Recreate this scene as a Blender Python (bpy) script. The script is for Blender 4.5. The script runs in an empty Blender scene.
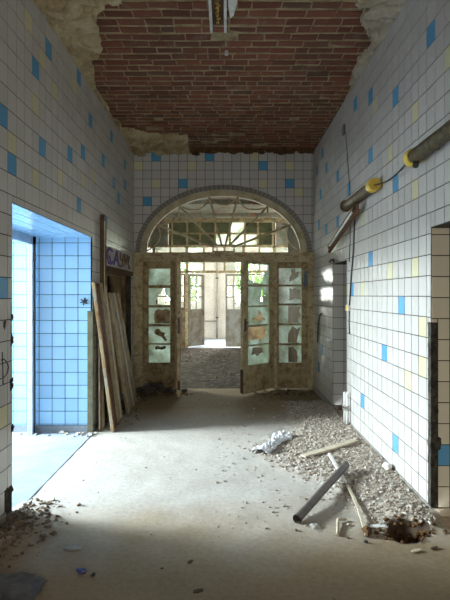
import bpy, bmesh, math, random
from mathutils import Vector, Matrix, noise
from mathutils.geometry import tessellate_polygon

random.seed(7)
C = bpy.context.scene.collection
R = math.radians
F, XV, HY, H = 502.0, 226.5, 295.5, 1.585        # focal length and vanishing point (px), eye height (m)
XL, XR, YE, ZC = -1.56, 1.463, 8.46, 4.0         # corridor: side walls, end wall, ceiling
T = 0.15                                          # tile pitch


# ------------------------------------------------------------------ helpers
def lerp(a, b, t): return a + (b - a) * t
def floor_pt(px, py, z=0.0):
    y = (H - z) * F / (py - HY)
    return Vector(((px - XV) * y / F, y, z))
def ceil_pt(px, py):
    y = (ZC - H) * F / (HY - py)
    return ((px - XV) * y / F, y)
def side_pt(px, py, x):
    y = x * F / (px - XV)
    return y, H + (HY - py) * y / F
def ex(px): return (px - XV) * YE / F
def ez(py): return H + (HY - py) * YE / F


def tag(o, label=None, cat=None, group=None, kind=None):
    if label: o['label'] = label
    if cat: o['category'] = cat
    if group: o['group'] = group
    if kind: o['kind'] = kind
    return o


class MB:
    """collects shapes into one bmesh"""
    def __init__(self):
        self.bm = bmesh.new()
    def box(self, x0, x1, y0, y1, z0, z1, mi=0, M=None):
        v = [self.bm.verts.new(Vector(p) if M is None else M @ Vector(p)) for p in
             ((x0, y0, z0), (x1, y0, z0), (x1, y1, z0), (x0, y1, z0), (x0, y0, z1), (x1, y0, z1), (x1, y1, z1), (x0, y1, z1))]
        for f in ((0, 3, 2, 1), (4, 5, 6, 7), (0, 1, 5, 4), (1, 2, 6, 5), (2, 3, 7, 6), (3, 0, 4, 7)):
            fc = self.bm.faces.new([v[i] for i in f]); fc.material_index = mi
        return v
    def bar(self, a, b, w, h, up=(0, 0, 1), mi=0):
        """rectangular bar from a to b"""
        a, b = Vector(a), Vector(b)
        d = (b - a); L = d.length; d.normalize()
        up = Vector(up)
        s = d.cross(up)
        if s.length < 1e-4: s = d.cross(Vector((0, 1, 0)))
        s.normalize(); u = s.cross(d)
        M = Matrix((( *s, 0), (*d, 0), (*u, 0), (0, 0, 0, 1))).transposed()
        M.translation = a
        return self.box(-w / 2, w / 2, 0, L, -h / 2, h / 2, mi, M)
    def poly(self, pts, mi=0):
        f = self.bm.faces.new([self.bm.verts.new(p) for p in pts]); f.material_index = mi
        return f
    def tube(self, pts, r, n=10, caps=True, mi=0, inner=None):
        pts = [Vector(p) for p in pts]
        rs = r if isinstance(r, (list, tuple)) else [r] * len(pts)
        rings = []
        ref = None
        for i, p in enumerate(pts):
            d = (pts[min(i + 1, len(pts) - 1)] - pts[max(i - 1, 0)]).normalized()
            if ref is None:
                ref = d.orthogonal().normalized()
            s = (ref - d * ref.dot(d))
            if s.length < 1e-5: s = d.orthogonal()
            s.normalize(); ref = s; u = d.cross(s)
            rings.append([self.bm.verts.new(p + (s * math.cos(2 * math.pi * k / n) + u * math.sin(2 * math.pi * k / n)) * rs[i]) for k in range(n)])
        for a, b in zip(rings, rings[1:]):
            for k in range(n):
                f = self.bm.faces.new((a[k], a[(k + 1) % n], b[(k + 1) % n], b[k])); f.smooth = n > 5; f.material_index = mi
        if caps:
            f = self.bm.faces.new(rings[0][::-1]); f.material_index = mi
            f = self.bm.faces.new(rings[-1]); f.material_index = mi
        return rings
    def lump(self, c, s, seed=0, mi=0, flat=1.0, sub=1):
        """an angular stone"""
        g = bmesh.ops.create_icosphere(self.bm, subdivisions=sub, radius=1.0)
        rot = Matrix.Rotation(random.uniform(0, 6.3), 3, 'Z') @ Matrix.Rotation(random.uniform(-.35, .35), 3, 'X')
        o = Vector((seed * 3.1, seed * 1.7, seed * .3))
        for v in g['verts']:
            k = 1 + .55 * noise.noise(v.co * 1.3 + o)
            p = v.co * k
            v.co = Vector(c) + rot @ Vector((p.x * s[0], p.y * s[1], p.z * s[2] * flat))
        for v in g['verts']:
            for f in v.link_faces: f.material_index = mi
    def chip(self, c, s):
        """tiny flat shard: a skewed box"""
        rot = Matrix.Rotation(random.uniform(0, 6.3), 3, 'Z') @ Matrix.Rotation(random.uniform(-.5, .5), 3, 'X') @ Matrix.Rotation(random.uniform(-.5, .5), 3, 'Y')
        v = []
        for z in (-1, 1):
            for x, y in ((-1, -1), (1, -1), (1, 1), (-1, 1)):
                p = Vector((x * s[0] * random.uniform(.45, 1), y * s[1] * random.uniform(.45, 1), z * s[2] * random.uniform(.6, 1)))
                v.append(self.bm.verts.new(Vector(c) + rot @ p))
        for f in ((0, 3, 2, 1), (4, 5, 6, 7), (0, 1, 5, 4), (1, 2, 6, 5), (2, 3, 7, 6), (3, 0, 4, 7)):
            self.bm.faces.new([v[i] for i in f])
    def build(self, name, mats, parent=None, bevel=0, smooth=False):
        me = bpy.data.meshes.new(name)
        bmesh.ops.recalc_face_normals(self.bm, faces=self.bm.faces)
        if smooth:
            for f in self.bm.faces: f.smooth = True
        self.bm.to_mesh(me); self.bm.free()
        o = bpy.data.objects.new(name, me); C.objects.link(o)
        for m in (mats if isinstance(mats, (list, tuple)) else [mats]): me.materials.append(m)
        if parent: o.parent = parent
        if bevel:
            b = o.modifiers.new('edge', 'BEVEL'); b.width = bevel; b.segments = 2; b.limit_method = 'ANGLE'
        return o


def empty(name, loc=(0, 0, 0)):
    o = bpy.data.objects.new(name, None); C.objects.link(o); o.location = loc
    o.empty_display_size = .1
    return o
def keep(parent, *kids):
    """parts modelled in world coordinates stay where they are under their thing"""
    bpy.context.view_layer.update()
    for k in kids:
        k.parent = parent
        k.matrix_parent_inverse = Matrix.Translation(-Vector(parent.location))


# ------------------------------------------------------------------ materials
def nt(name):
    m = bpy.data.materials.new(name); m.use_nodes = True
    t = m.node_tree; b = t.nodes['Principled BSDF']
    return m, t, b
def lnk(t, a, b): t.links.new(a, b)
def noise_node(t, scale, detail=5, rough=.6, co=None, dist=0):
    n = t.nodes.new('ShaderNodeTexNoise'); n.inputs['Scale'].default_value = scale
    n.inputs['Detail'].default_value = detail; n.inputs['Roughness'].default_value = rough
    n.inputs['Distortion'].default_value = dist
    if co is not None: lnk(t, co, n.inputs['Vector'])
    return n.outputs['Fac']
def ramp(t, fac, stops):
    r = t.nodes.new('ShaderNodeValToRGB'); e = r.color_ramp.elements
    while len(e) < len(stops): e.new(.5)
    for i, (p, c) in enumerate(stops):
        e[i].position = p; e[i].color = (*c, 1) if isinstance(c, (list, tuple)) else (c, c, c, 1)
    lnk(t, fac, r.inputs['Fac'])
    return r.outputs['Color']
def mix(t, fac, a, b, mode='MIX'):
    m = t.nodes.new('ShaderNodeMix'); m.data_type = 'RGBA'; m.blend_type = mode
    for s, v in ((m.inputs[0], fac), (m.inputs[6], a), (m.inputs[7], b)):
        if hasattr(v, 'is_linked'): lnk(t, v, s)
        elif isinstance(v, (int, float)): s.default_value = v
        else: s.default_value = (*v, 1)
    return m.outputs[2]
def coords(t):
    g = t.nodes.new('ShaderNodeNewGeometry'); return g
def bump(t, b, h, strength=.3, dist=.01):
    n = t.nodes.new('ShaderNodeBump'); n.inputs['Strength'].default_value = strength; n.inputs['Distance'].default_value = dist
    lnk(t, h, n.inputs['Height']); lnk(t, n.outputs['Normal'], b.inputs['Normal'])

def worn(name, c1, c2, scale=6, lo=.4, hi=.6, rough=.8, bs=.3, bd=.006, fine=60, c3=None, metal=0.0):
    """two (three) colours patched by noise, as peeling paint, dirt or rust"""
    m, t, b = nt(name); g = coords(t); P = g.outputs['Position']
    n = noise_node(t, scale, 8, .65, P)
    col = ramp(t, n, [(lo, c1), (hi, c2)])
    if c3 is not None:
        n2 = noise_node(t, scale * 2.7, 6, .6, P)
        col = mix(t, ramp(t, n2, [(.55, 0.0), (.62, 1.0)]), col, c3)
    f = noise_node(t, fine, 4, .6, P)
    col = mix(t, .35, col, ramp(t, f, [(.3, .35), (.7, 1.0)]), 'MULTIPLY')
    lnk(t, col, b.inputs['Base Color'])
    b.inputs['Roughness'].default_value = rough; b.inputs['Metallic'].default_value = metal
    if rough >= .9: b.inputs['Specular IOR Level'].default_value = .12
    if bs:
        a = t.nodes.new('ShaderNodeMath'); a.operation = 'ADD'; lnk(t, n, a.inputs[0]); lnk(t, f, a.inputs[1])
        bump(t, b, a.outputs[0], bs, bd)
    return m

def tile_mat(name, c, dirt=.25, rough=.19, dcol=(.30, .25, .18)):
    m, t, b = nt(name); g = coords(t); P = g.outputs['Position']
    rnd = g.outputs['Random Per Island']
    col = mix(t, 1.0, c, ramp(t, rnd, [(0, .90), (1, 1.0)]), 'MULTIPLY')
    n = noise_node(t, 1.6, 8, .7, P); n2 = noise_node(t, 38, 4, .6, P)
    d = mix(t, 1.0, ramp(t, n, [(.42, 0.0), (.75, dirt)]), ramp(t, n2, [(.3, .35), (.7, 1.0)]), 'MULTIPLY')
    col = mix(t, d, col, dcol)
    lnk(t, col, b.inputs['Base Color'])
    rr = ramp(t, n2, [(.35, rough), (.75, rough + .10)]); lnk(t, rr, b.inputs['Roughness'])
    bump(t, b, noise_node(t, 9, 3, .5, P), .05, .01)
    return m

M = {}
M['tile'] = tile_mat('white_tile', (.53, .505, .475), .13)
M['tile_blue'] = tile_mat('blue_tile', (.10, .33, .56), .15)
M['tile_yellow'] = tile_mat('yellow_tile', (.60, .56, .36), .15)
M['tile_cream'] = tile_mat('cream_tile', (.70, .61, .46), .1)
M['tile_sky'] = tile_mat('sky_blue_tile', (.33, .59, .88), .06, .2, (.5, .55, .6))
M['tile_grey'] = tile_mat('grey_tile', (.22, .205, .18), .3, .3)
M['grout'] = worn('grout', (.045, .038, .032), (.085, .07, .055), 5, rough=.9, bs=.1)
M['grout_blue'] = worn('blue_grout', (.07, .16, .32), (.10, .22, .40), 5, rough=.9, bs=.1)
M['plaster'] = worn('plaster', (.56, .47, .30), (.36, .26, .13), 3.2, .42, .62, .9, .8, .03, 30)
M['old_plaster'] = worn('old_plaster', (.36, .34, .27), (.20, .17, .11), 2.2, .40, .64, .9, .5, .02, 22, (.42, .24, .16))
M['pale_plaster'] = worn('pale_plaster', (.80, .79, .74), (.66, .63, .55), 1.5, .4, .7, .9, .3, .01, 22)
M['concrete'] = worn('concrete', (.42, .40, .36), (.30, .28, .25), 4, .4, .65, .9, .4, .008, 45)
M['skirt_blue'] = worn('blue_grey_skirting', (.28, .32, .38), (.22, .25, .30), 4, .4, .65, .8, .3, .006, 45)
M['mortar'] = worn('dark_mortar', (.035, .03, .028), (.10, .09, .07), 14, .4, .6, .95, .9, .02, 60)
M['paint'] = worn('peeling_cream_paint', (.47, .35, .17), (.25, .15, .065), 7.5, .44, .60, .7, .6, .006, 42, (.50, .42, .27))
M['paint_light'] = worn('flaking_tan_paint', (.56, .45, .25), (.34, .22, .10), 9, .46, .62, .7, .6, .006, 42, (.60, .53, .36))
M['olive'] = worn('olive_strip_paint', (.17, .16, .10), (.11, .10, .06), 7, rough=.8)
M['paint_dark'] = worn('stained_brown_paint', (.30, .20, .09), (.13, .075, .035), 4.0, .42, .60, .75, .6, .006, 42)
M['arch_paint'] = worn('arch_cream_paint', (.56, .48, .30), (.38, .30, .17), 5, .45, .66, .7, .4, .005, 40)
M['grey_paint'] = worn('grey_door_paint', (.30, .27, .22), (.20, .155, .10), 4, .45, .62, .7, .4, .005, 40)
M['bar'] = worn('glazing_bar_paint', (.54, .44, .26), (.34, .25, .13), 9, .42, .60, .7, .4, .004, 50)
M['dark_wood'] = worn('dark_wood', (.14, .075, .035), (.06, .035, .02), 5, .4, .65, .8, .5, .006, 40)
M['board'] = worn('stained_board', (.46, .35, .19), (.26, .14, .05), 2.6, .45, .60, .75, .5, .006, 40, (.38, .34, .27))
M['board_grey'] = worn('weathered_board', (.36, .28, .16), (.22, .16, .09), 3.4, .44, .62, .8, .5, .006, 40, (.20, .20, .19))
M['rust'] = worn('rusty_metal', (.17, .065, .022), (.06, .03, .015), 16, .4, .6, .8, .6, .004, 70)
M['iron'] = worn('dark_iron', (.075, .055, .05), (.13, .10, .09), 12, .4, .65, .55, .4, .003, 70)
M['lamp_tube'] = worn('grimy_lamp_tube', (.055, .038, .010), (.11, .085, .035), 22, .42, .58, .6, .3, .003, 70, (.03, .018, .006))
M['yellow'] = worn('yellow_plastic', (.72, .50, .06), (.55, .36, .05), 12, .45, .7, .45, .1, .002, 60)
M['gold'] = worn('corroded_gold', (.62, .38, .06), (.10, .06, .02), 40, .45, .55, .5, .5, .004, 90)
M['white_metal'] = worn('white_enamel', (.66, .66, .63), (.48, .45, .40), 9, .45, .7, .4, .1, .002, 60)
M['aluminium'] = worn('aluminium', (.62, .66, .70), (.50, .54, .60), 9, .4, .7, .35, .05, .002, 60, None, .6)
M['black'] = worn('black_rubber', (.015, .015, .015), (.03, .03, .03), 9, rough=.5, bs=0)
M['pipe_white'] = worn('white_pipe', (.74, .73, .70), (.55, .53, .48), 12, .5, .7, .45, .1, .002, 60)
M['plastic'] = worn('plastic_film', (.72, .73, .76), (.56, .57, .60), 14, .4, .7, .35, .3, .004, 50)
M['pale_wood'] = worn('dusty_pale_wood', (.56, .48, .36), (.42, .34, .24), 8, .4, .65, .8, .4, .004, 60)
M['plaque'] = worn('blue_grey_plaque', (.15, .19, .24), (.10, .13, .17), 12, rough=.5, bs=.1)
M['purple'] = worn('purple_spray', (.14, .07, .24), (.20, .12, .34), 20, rough=.7, bs=0)
M['brown_spray'] = worn('brown_spray', (.16, .08, .04), (.26, .14, .07), 20, rough=.7, bs=0)
M['sign'] = worn('dirty_white_board', (.52, .50, .48), (.40, .35, .29), 7, .45, .7, .7, .2, .003, 50)
M['blue_bit'] = worn('dark_blue_plastic', (.05, .06, .20), (.03, .03, .10), 20, rough=.35, bs=.1)
M['slate'] = worn('dark_grey_sheet', (.09, .09, .10), (.16, .14, .12), 14, rough=.8, bs=.4)
M['brown_dirt'] = worn('brown_dirt', (.15, .08, .035), (.08, .045, .02), 14, rough=.95, bs=.6)
M['leaf'] = worn('green_leaves', (.13, .30, .05), (.24, .42, .10), 6, rough=.6, bs=0)
M['bark'] = worn('bark', (.16, .11, .07), (.08, .06, .04), 10, rough=.9, bs=.5)

def brick_mat():
    m, t, b = nt('ceiling_brick'); g = coords(t); P = g.outputs['Position']
    col = ramp(t, g.outputs['Random Per Island'], [(0, (.13, .040, .022)), (.35, (.20, .058, .030)), (.7, (.25, .085, .045)), (1, (.12, .055, .035))])
    n = noise_node(t, 5, 8, .7, P)
    col = mix(t, ramp(t, n, [(.54, 0.0), (.74, .6)]), col, (.28, .23, .16))
    col = mix(t, ramp(t, noise_node(t, 1.3, 6, .6, P), [(.5, 0.0), (.72, .6)]), col, (.085, .05, .03))
    f = noise_node(t, 60, 4, .6, P)
    col = mix(t, .5, col, ramp(t, f, [(.3, .3), (.7, 1.0)]), 'MULTIPLY')
    lnk(t, col, b.inputs['Base Color']); b.inputs['Roughness'].default_value = .9
    bump(t, b, f, .5, .008)
    return m
M['brick'] = brick_mat()
M['brick_mortar'] = worn('brick_mortar', (.40, .32, .19), (.22, .16, .09), 8, .4, .65, .95, .5, .01, 50)

def rubble_mat():
    m, t, b = nt('rubble_chips'); g = coords(t); P = g.outputs['Position']
    col = ramp(t, g.outputs['Random Per Island'], [(0, (.28, .22, .16)), (.3, (.38, .32, .26)), (.6, (.44, .39, .33)), (.8, (.34, .26, .21)), (.93, (.58, .55, .50)), (1, (.18, .13, .09))])
    f = noise_node(t, 50, 4, .6, P)
    col = mix(t, .4, col, ramp(t, f, [(.3, .4), (.7, 1.0)]), 'MULTIPLY')
    lnk(t, col, b.inputs['Base Color']); b.inputs['Roughness'].default_value = .95
    bump(t, b, f, .5, .006)
    return m
M['rubble'] = rubble_mat()
def dark_rubble():
    m, t, b = nt('dark_debris'); g = coords(t)
    col = ramp(t, g.outputs['Random Per Island'], [(0, (.06, .045, .03)), (.5, (.13, .09, .055)), (.85, (.20, .145, .09)), (1, (.38, .31, .23))])
    lnk(t, col, b.inputs['Base Color']); b.inputs['Roughness'].default_value = .95
    return m
M['debris'] = dark_rubble()

def floor_mat():
    m, t, b = nt('dusty_floor'); g = coords(t); P = g.outputs['Position']
    n = noise_node(t, 1.1, 8, .65, P); f = noise_node(t, 26, 6, .7, P); s = noise_node(t, 90, 2, .5, P)
    col = ramp(t, n, [(.36, (.48, .445, .40)), (.62, (.41, .37, .325))])
    def attr(nm):
        a = t.nodes.new('ShaderNodeAttribute'); a.attribute_name = nm; return a.outputs['Fac']
    col = mix(t, attr('dirt'), col, (.27, .19, .095))  # brown dirt plus painted light fade in front and shade at the end
    col = mix(t, attr('rub'), col, ramp(t, f, [(.38, (.28, .22, .16)), (.6, (.44, .385, .32))]))
    col = mix(t, .45, col, ramp(t, f, [(.32, .5), (.62, 1.0)]), 'MULTIPLY')
    col = mix(t, ramp(t, s, [(.70, 0.0), (.76, .55)]), col, (.16, .12, .08))
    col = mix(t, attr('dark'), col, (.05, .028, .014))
    lnk(t, col, b.inputs['Base Color']); b.inputs['Roughness'].default_value = .9
    bump(t, b, f, .5, .008)
    return m
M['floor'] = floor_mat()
M['floor_blue'] = worn('worn_grey_screed', (.31, .36, .44), (.24, .28, .34), 3, .4, .65, .75, .3, .005, 24)
M['floor_hall'] = worn('littered_floor', (.085, .064, .043), (.04, .029, .019), 2.4, .42, .6, .9, .6, .02, 18, (.15, .13, .11))

def frosted(name, col, tr=.75):
    m = bpy.data.materials.new(name); m.use_nodes = True; t = m.node_tree
    for n in list(t.nodes): t.nodes.remove(n)
    o = t.nodes.new('ShaderNodeOutputMaterial')
    d = t.nodes.new('ShaderNodeBsdfDiffuse'); d.inputs[0].default_value = (*col, 1)
    tl = t.nodes.new('ShaderNodeBsdfTranslucent')
    g = coords(t); n = noise_node(t, 30, 4, .6, g.outputs['Position'])
    n3 = noise_node(t, 4, 5, .6, g.outputs['Position'])
    lnk(t, mix(t, 1.0, mix(t, 1.0, col, ramp(t, n, [(.3, .75), (.7, 1.0)]), 'MULTIPLY'), ramp(t, n3, [(.35, (.55, .52, .42)), (.6, 1.0)]), 'MULTIPLY'), tl.inputs[0])
    gl = t.nodes.new('ShaderNodeBsdfGlossy'); gl.inputs['Roughness'].default_value = .12
    x = t.nodes.new('ShaderNodeMixShader'); x.inputs[0].default_value = tr
    lnk(t, d.outputs[0], x.inputs[1]); lnk(t, tl.outputs[0], x.inputs[2])
    y = t.nodes.new('ShaderNodeMixShader'); y.inputs[0].default_value = .06
    lnk(t, x.outputs[0], y.inputs[1]); lnk(t, gl.outputs[0], y.inputs[2])
    lnk(t, y.outputs[0], o.inputs[0])
    return m
M['grimy'] = frosted('grimy_green_glass', (.15, .16, .105), .8)
M['frost'] = frosted('frosted_green_glass', (.80, .90, .84), .9)
def clear():
    m = bpy.data.materials.new('dusty_clear_glass'); m.use_nodes = True; t = m.node_tree
    for n in list(t.nodes): t.nodes.remove(n)
    o = t.nodes.new('ShaderNodeOutputMaterial')
    a = t.nodes.new('ShaderNodeBsdfTransparent'); a.inputs[0].default_value = (.93, .97, .95, 1)
    g = t.nodes.new('ShaderNodeBsdfGlossy'); g.inputs['Roughness'].default_value = .03
    x = t.nodes.new('ShaderNodeMixShader'); x.inputs[0].default_value = .07
    lnk(t, a.outputs[0], x.inputs[1]); lnk(t, g.outputs[0], x.inputs[2]); lnk(t, x.outputs[0], o.inputs[0])
    return m
M['glass'] = clear()


# ------------------------------------------------------------------ tiled faces
def rect_minus(r, holes):
    out = [r]
    for h in holes:
        nxt = []
        for (a, b, c, d) in out:
            if h[0] >= b - 1e-6 or h[1] <= a + 1e-6 or h[2] >= d - 1e-6 or h[3] <= c + 1e-6:
                nxt.append((a, b, c, d)); continue
            if h[0] > a: nxt.append((a, h[0], c, d))
            if h[1] < b: nxt.append((h[1], b, c, d))
            l, rr = max(a, h[0]), min(b, h[1])
            if h[2] > c: nxt.append((l, rr, c, h[2]))
            if h[3] < d: nxt.append((l, rr, h[3], d))
        out = nxt
    return [q for q in out if q[1] - q[0] > .012 and q[3] - q[2] > .012]

def tiles(mb, O, U, V, N, u0, u1, v0, v1, up, vp, holes=(), colours=None, base=1, g=.0036, th=.004, inside=None):
    """ceramic tiles on a plane; colours maps (i, j) to a material slot; inside(u, v) cuts a curved opening"""
    O, U, V, N = Vector(O), Vector(U), Vector(V), Vector(N)
    colours = colours or {}
    i0, i1 = math.floor((u0 - up) / T), math.ceil((u1 - up) / T)
    j0, j1 = math.floor((v0 - vp) / T), math.ceil((v1 - vp) / T)
    for i in range(i0, i1):
        for j in range(j0, j1):
            r = (max(u0, up + i * T), min(u1, up + (i + 1) * T), max(v0, vp + j * T), min(v1, vp + (j + 1) * T))
            if r[1] - r[0] < .012 or r[3] - r[2] < .012: continue
            mi = colours.get((i, j), base)
            if inside is not None:
                cs = [inside(r[a], r[b]) for a in (0, 1) for b in (2, 3)]
                if all(cs): continue
                if any(cs):
                    n = 8
                    for p in range(n):
                        for q in range(n):
                            a0, a1 = lerp(r[0] + g, r[1] - g, p / n), lerp(r[0] + g, r[1] - g, (p + 1) / n)
                            b0, b1 = lerp(r[2] + g, r[3] - g, q / n), lerp(r[2] + g, r[3] - g, (q + 1) / n)
                            if inside((a0 + a1) / 2, (b0 + b1) / 2): continue
                            mb.poly([O + U * a + V * b + N * th for a, b in ((a0, b0), (a1, b0), (a1, b1), (a0, b1))], mi)
                    continue
            for (a, b, c, d) in rect_minus(r, holes):
                a += g; b -= g; c += g; d -= g
                if b - a < .006 or d - c < .006: continue
                tu, tv = random.gauss(0, .005), random.gauss(0, .005)
                cu, cv = (a + b) / 2, (c + d) / 2
                top = [mb.bm.verts.new(O + U * x + V * y + N * (th + (x - cu) * tu + (y - cv) * tv)) for x, y in ((a, c), (b, c), (b, d), (a, d))]
                bot = [mb.bm.verts.new(O + U * x + V * y) for x, y in ((a, c), (b, c), (b, d), (a, d))]
                f = mb.bm.faces.new(top); f.material_index = mi
                for k in range(4):
                    f = mb.bm.faces.new((bot[k], bot[(k + 1) % 4], top[(k + 1) % 4], top[k])); f.material_index = mi

BLUE, YEL = 2, 3
TM = [M['grout'], M['tile'], M['tile_blue'], M['tile_yellow'], M['tile_cream'], M['tile_sky'], M['grout_blue'], M['mortar'], M['old_plaster']]


# ------------------------------------------------------------------ right wall
RP, RVP = 3.663, .079
D1 = (1.9, 3.586, -1, 2.07)      # near doorway in the right wall (y0, y1, z0, z1)
D2 = (6.095, 6.9, -1, 2.014)     # far recess
YB = -3.0                         # back end of the corridor
def cmap(pts, x, up, vp):
    d = {}
    for px, py, c in pts:
        y, z = side_pt(px, py, x)
        d[(math.floor((y - up) / T), math.floor((z - vp) / T))] = c
    return d
right_cols = [(434.8, 23.3, 2), (446.5, 53, 3), (398, 89, 2), (412.6, 110, 3), (371, 90, 2), (355, 99.5, 2), (376, 100, 3),
              (369, 153, 2), (338.3, 172, 2), (322, 150, 2), (317, 167, 2), (326, 166, 2), (321, 190, 2), (350.5, 194, 2),
              (388.5, 152.5, 3), (395, 183.5, 2), (414.5, 187, 3), (338, 218, 2), (319.4, 222.5, 2), (325.7, 228, 2), (370, 258, 2),
              (362, 217, 3), (391, 267.5, 3), (416, 266.5, 3), (402.4, 305, 2), (421, 324, 3), (385.5, 350, 2), (353, 288.7, 2),
              (363, 400, 2), (408.7, 378.5, 3), (394.9, 442, 2), (330, 300, 3), (322, 350, 2), (319, 371, 2), (421, 366, 3), (361.5, 290, 3)]
rc = cmap(right_cols, XR, RP, RVP)
mb = MB()
th = .45
for (y0, y1, z0, z1) in ((YB, D1[0], -.2, ZC + .2), (D1[0], D1[1], D1[3], ZC + .2), (D1[1], D2[0], -.2, ZC + .2), (D2[0], D2[1], D2[3], ZC + .2), (D2[1], YE + .3, -.2, ZC + .2)):
    mb.box(XR, XR + th, y0, y1, z0, z1, 0)
mb.box(XR + th, XR + th + .1, YB, YE + .3, -.2, ZC + .2, 8)
broken = (3.586, 3.632, .079, 1.39)
tiles(mb, (XR, 0, 0), (0, 1, 0), (0, 0, 1), (-1, 0, 0), YB, YE, .079, ZC, RP, RVP, (D1, D2, broken), rc)
# the two visible jambs and their soffits
tiles(mb, (0, D1[1], 0), (1, 0, 0), (0, 0, 1), (0, -1, 0), XR, XR + th, .07, D1[3], XR - .02, RVP - .009, ((XR, XR + .045, .079, 1.39),), {(0, 2): BLUE}, 4)
tiles(mb, (0, D2[1], 0), (1, 0, 0), (0, 0, 1), (0, -1, 0), XR, XR + th, .079, D2[3], XR, RVP, (), {(1, 10): YEL})
wr = tag(mb.build('wall_right', TM), 'white tiled corridor wall with scattered blue and yellow tiles carrying two dead tube lamps', 'wall', kind='structure')
# broken edge of the corner: bare dark mortar
mb = MB()
n = 70
prev = None
for k in range(n + 1):
    z = lerp(.078, 1.39, k / n)
    a = .030 + .022 * noise.noise((0, 0, z * 9)) + random.uniform(-.004, .004)
    b = .040 + .016 * noise.noise((5, 0, z * 11)) + random.uniform(-.004, .004) + (.03 if abs(z - .53) < .045 else 0)
    o = .004 + .006 * noise.noise((9, 0, z * 16))
    ring = [mb.bm.verts.new(p) for p in ((XR - .001, 3.586 + a + .035, z), (XR - .003 - o, 3.586 + a, z), (XR - .002 - o, 3.583 - o, z), (XR + b, 3.581 - o * .5, z), (XR + b + .005, 3.588, z))]
    if prev:
        for q in range(4): mb.bm.faces.new((prev[q], prev[q + 1], ring[q + 1], ring[q]))
    prev = ring
tag(mb.build('exposed_edge', M['mortar'], wr), 'dark broken edge of bare mortar')
mb = MB()
for (y0, y1) in ((D1[1] - .006, D2[0]), (D2[1], YE), (YB, D1[0])):
    mb.box(XR - .012, XR + .002, y0, y1, -.1, .077)
mb.box(XR - .012, XR + th, D1[1] - .012, D1[1] + .002, -.1, .068, 1)
tag(mb.build('baseboard_right', [M['concrete'], M['pale_wood']], bevel=.003), 'grey concrete skirting under the white tiled wall', 'skirting', kind='structure')

# ------------------------------------------------------------------ left wall
LP, LVP = 5.82, .063
LD1 = (3.65, 5.82, -1, 2.26)
LD2 = (6.34, 8.2, -1, 2.2)
left_cols = [(27, 26.5, 3), (48, 53, 2), (41.5, 60.5, 3), (33.8, 68, 2), (52, 91, 3), (79.3, 81.3, 2), (74.5, 89.3, 3), (33, 105, 3), (1, 117, 2),
             (39.6, 148, 2), (15.8, 147, 3), (90.6, 121.7, 2), (110, 135.5, 2), (7.5, 163, 2), (38, 183, 3), (57, 177, 2), (69, 156, 2),
             (83, 153.5, 2), (104, 161.5, 2), (114, 183, 2), (82, 179, 3), (94, 178, 3), (77.8, 206, 2), (106.6, 218, 2), (62, 179, 3), (5.5, 288, 2),
             (4.5, 416, 3), (124, 164, 2), (118, 203, 2), (125, 189, 2)]
lc = cmap(left_cols, XL, LP, LVP)
mb = MB()
tw = .65
for (y0, y1, z0, z1) in ((YB, LD1[0], -.2, ZC + .2), (LD1[0], LD1[1], LD1[3], ZC + .2), (LD1[1], LD2[0], -.2, ZC + .2), (LD2[0], LD2[1], LD2[3], ZC + .2), (LD2[1], YE + .3, -.2, ZC + .2)):
    mb.box(XL - tw, XL, y0, y1, z0, z1, 0)
mb.box(XL - tw - .1, XL - tw, LD1[1] + .2, YE + .3, -.2, ZC + .2, 7)
notch = (3.52, 3.65, .0, .21)
bites = (notch, (3.622, 3.65, 1.22, 1.32), (3.61, 3.65, .90, .98), (3.63, 3.65, .60, .64), (3.625, 3.65, 1.40, 1.44))
tiles(mb, (XL, 0, 0), (0, 1, 0), (0, 0, 1), (1, 0, 0), YB, YE, .063, ZC, LP, LVP, (LD1, LD2) + bites, lc)
# blue glazed soffit of the doorway
tiles(mb, (0, 0, LD1[3]), (1, 0, 0), (0, 1, 0), (0, 0, -1), XL - tw, XL, LD1[0], LD1[1], XL, LD1[1], (), None, 5)
wl = tag(mb.build('wall_left', TM), 'white tiled corridor wall with blue and yellow tiles and the wide blue tiled doorway', 'wall', kind='structure')
mb = MB()
for (y0, y1, z0, z1) in bites:
    for k in range(14):
        mb.lump((XL - .004 + random.uniform(-.004, .004), random.uniform(y0 + .01, y1 - .008), random.uniform(z0 + .01, z1)), (.008, .022, .022), k)
tag(mb.build('exposed_mortar', M['mortar'], wl), 'dark bites of bare mortar along the broken tile edge')
# sprayed loop and blot on the pier
mb = MB()
def on_left(px, py, off=.006):
    y, z = side_pt(px, py, XL); return Vector((XL + off, y, z))
pts = [on_left(p, q) for p, q in ((0.5, 360), (3, 359), (6, 362), (7.6, 367), (6.5, 373), (3.5, 377), (0, 379), (-3, 378))]
mb.tube(pts, .004, 6)
mb.tube([on_left(1.5, 352), on_left(1.6, 362), on_left(2, 372), on_left(2.2, 384)], .0035, 6)
mb.lump(on_left(4, 324), (.006, .022, .035), 3)
tag(mb.build('graffiti', M['black'], wl), 'black sprayed loop and blot')
mb = MB()
mb.box(XL - .002, XL + .010, YB, 3.53, -.1, .061)
mb.box(XL - .002, XL + .010, LD1[1], LD2[0], -.1, .061); mb.box(XL - .002, XL + .010, LD2[1], YE, -.1, .061)
tag(mb.build('baseboard_left', M['concrete'], bevel=.003), 'grey concrete skirting under the left tiled wall', 'skirting', kind='structure')

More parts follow.
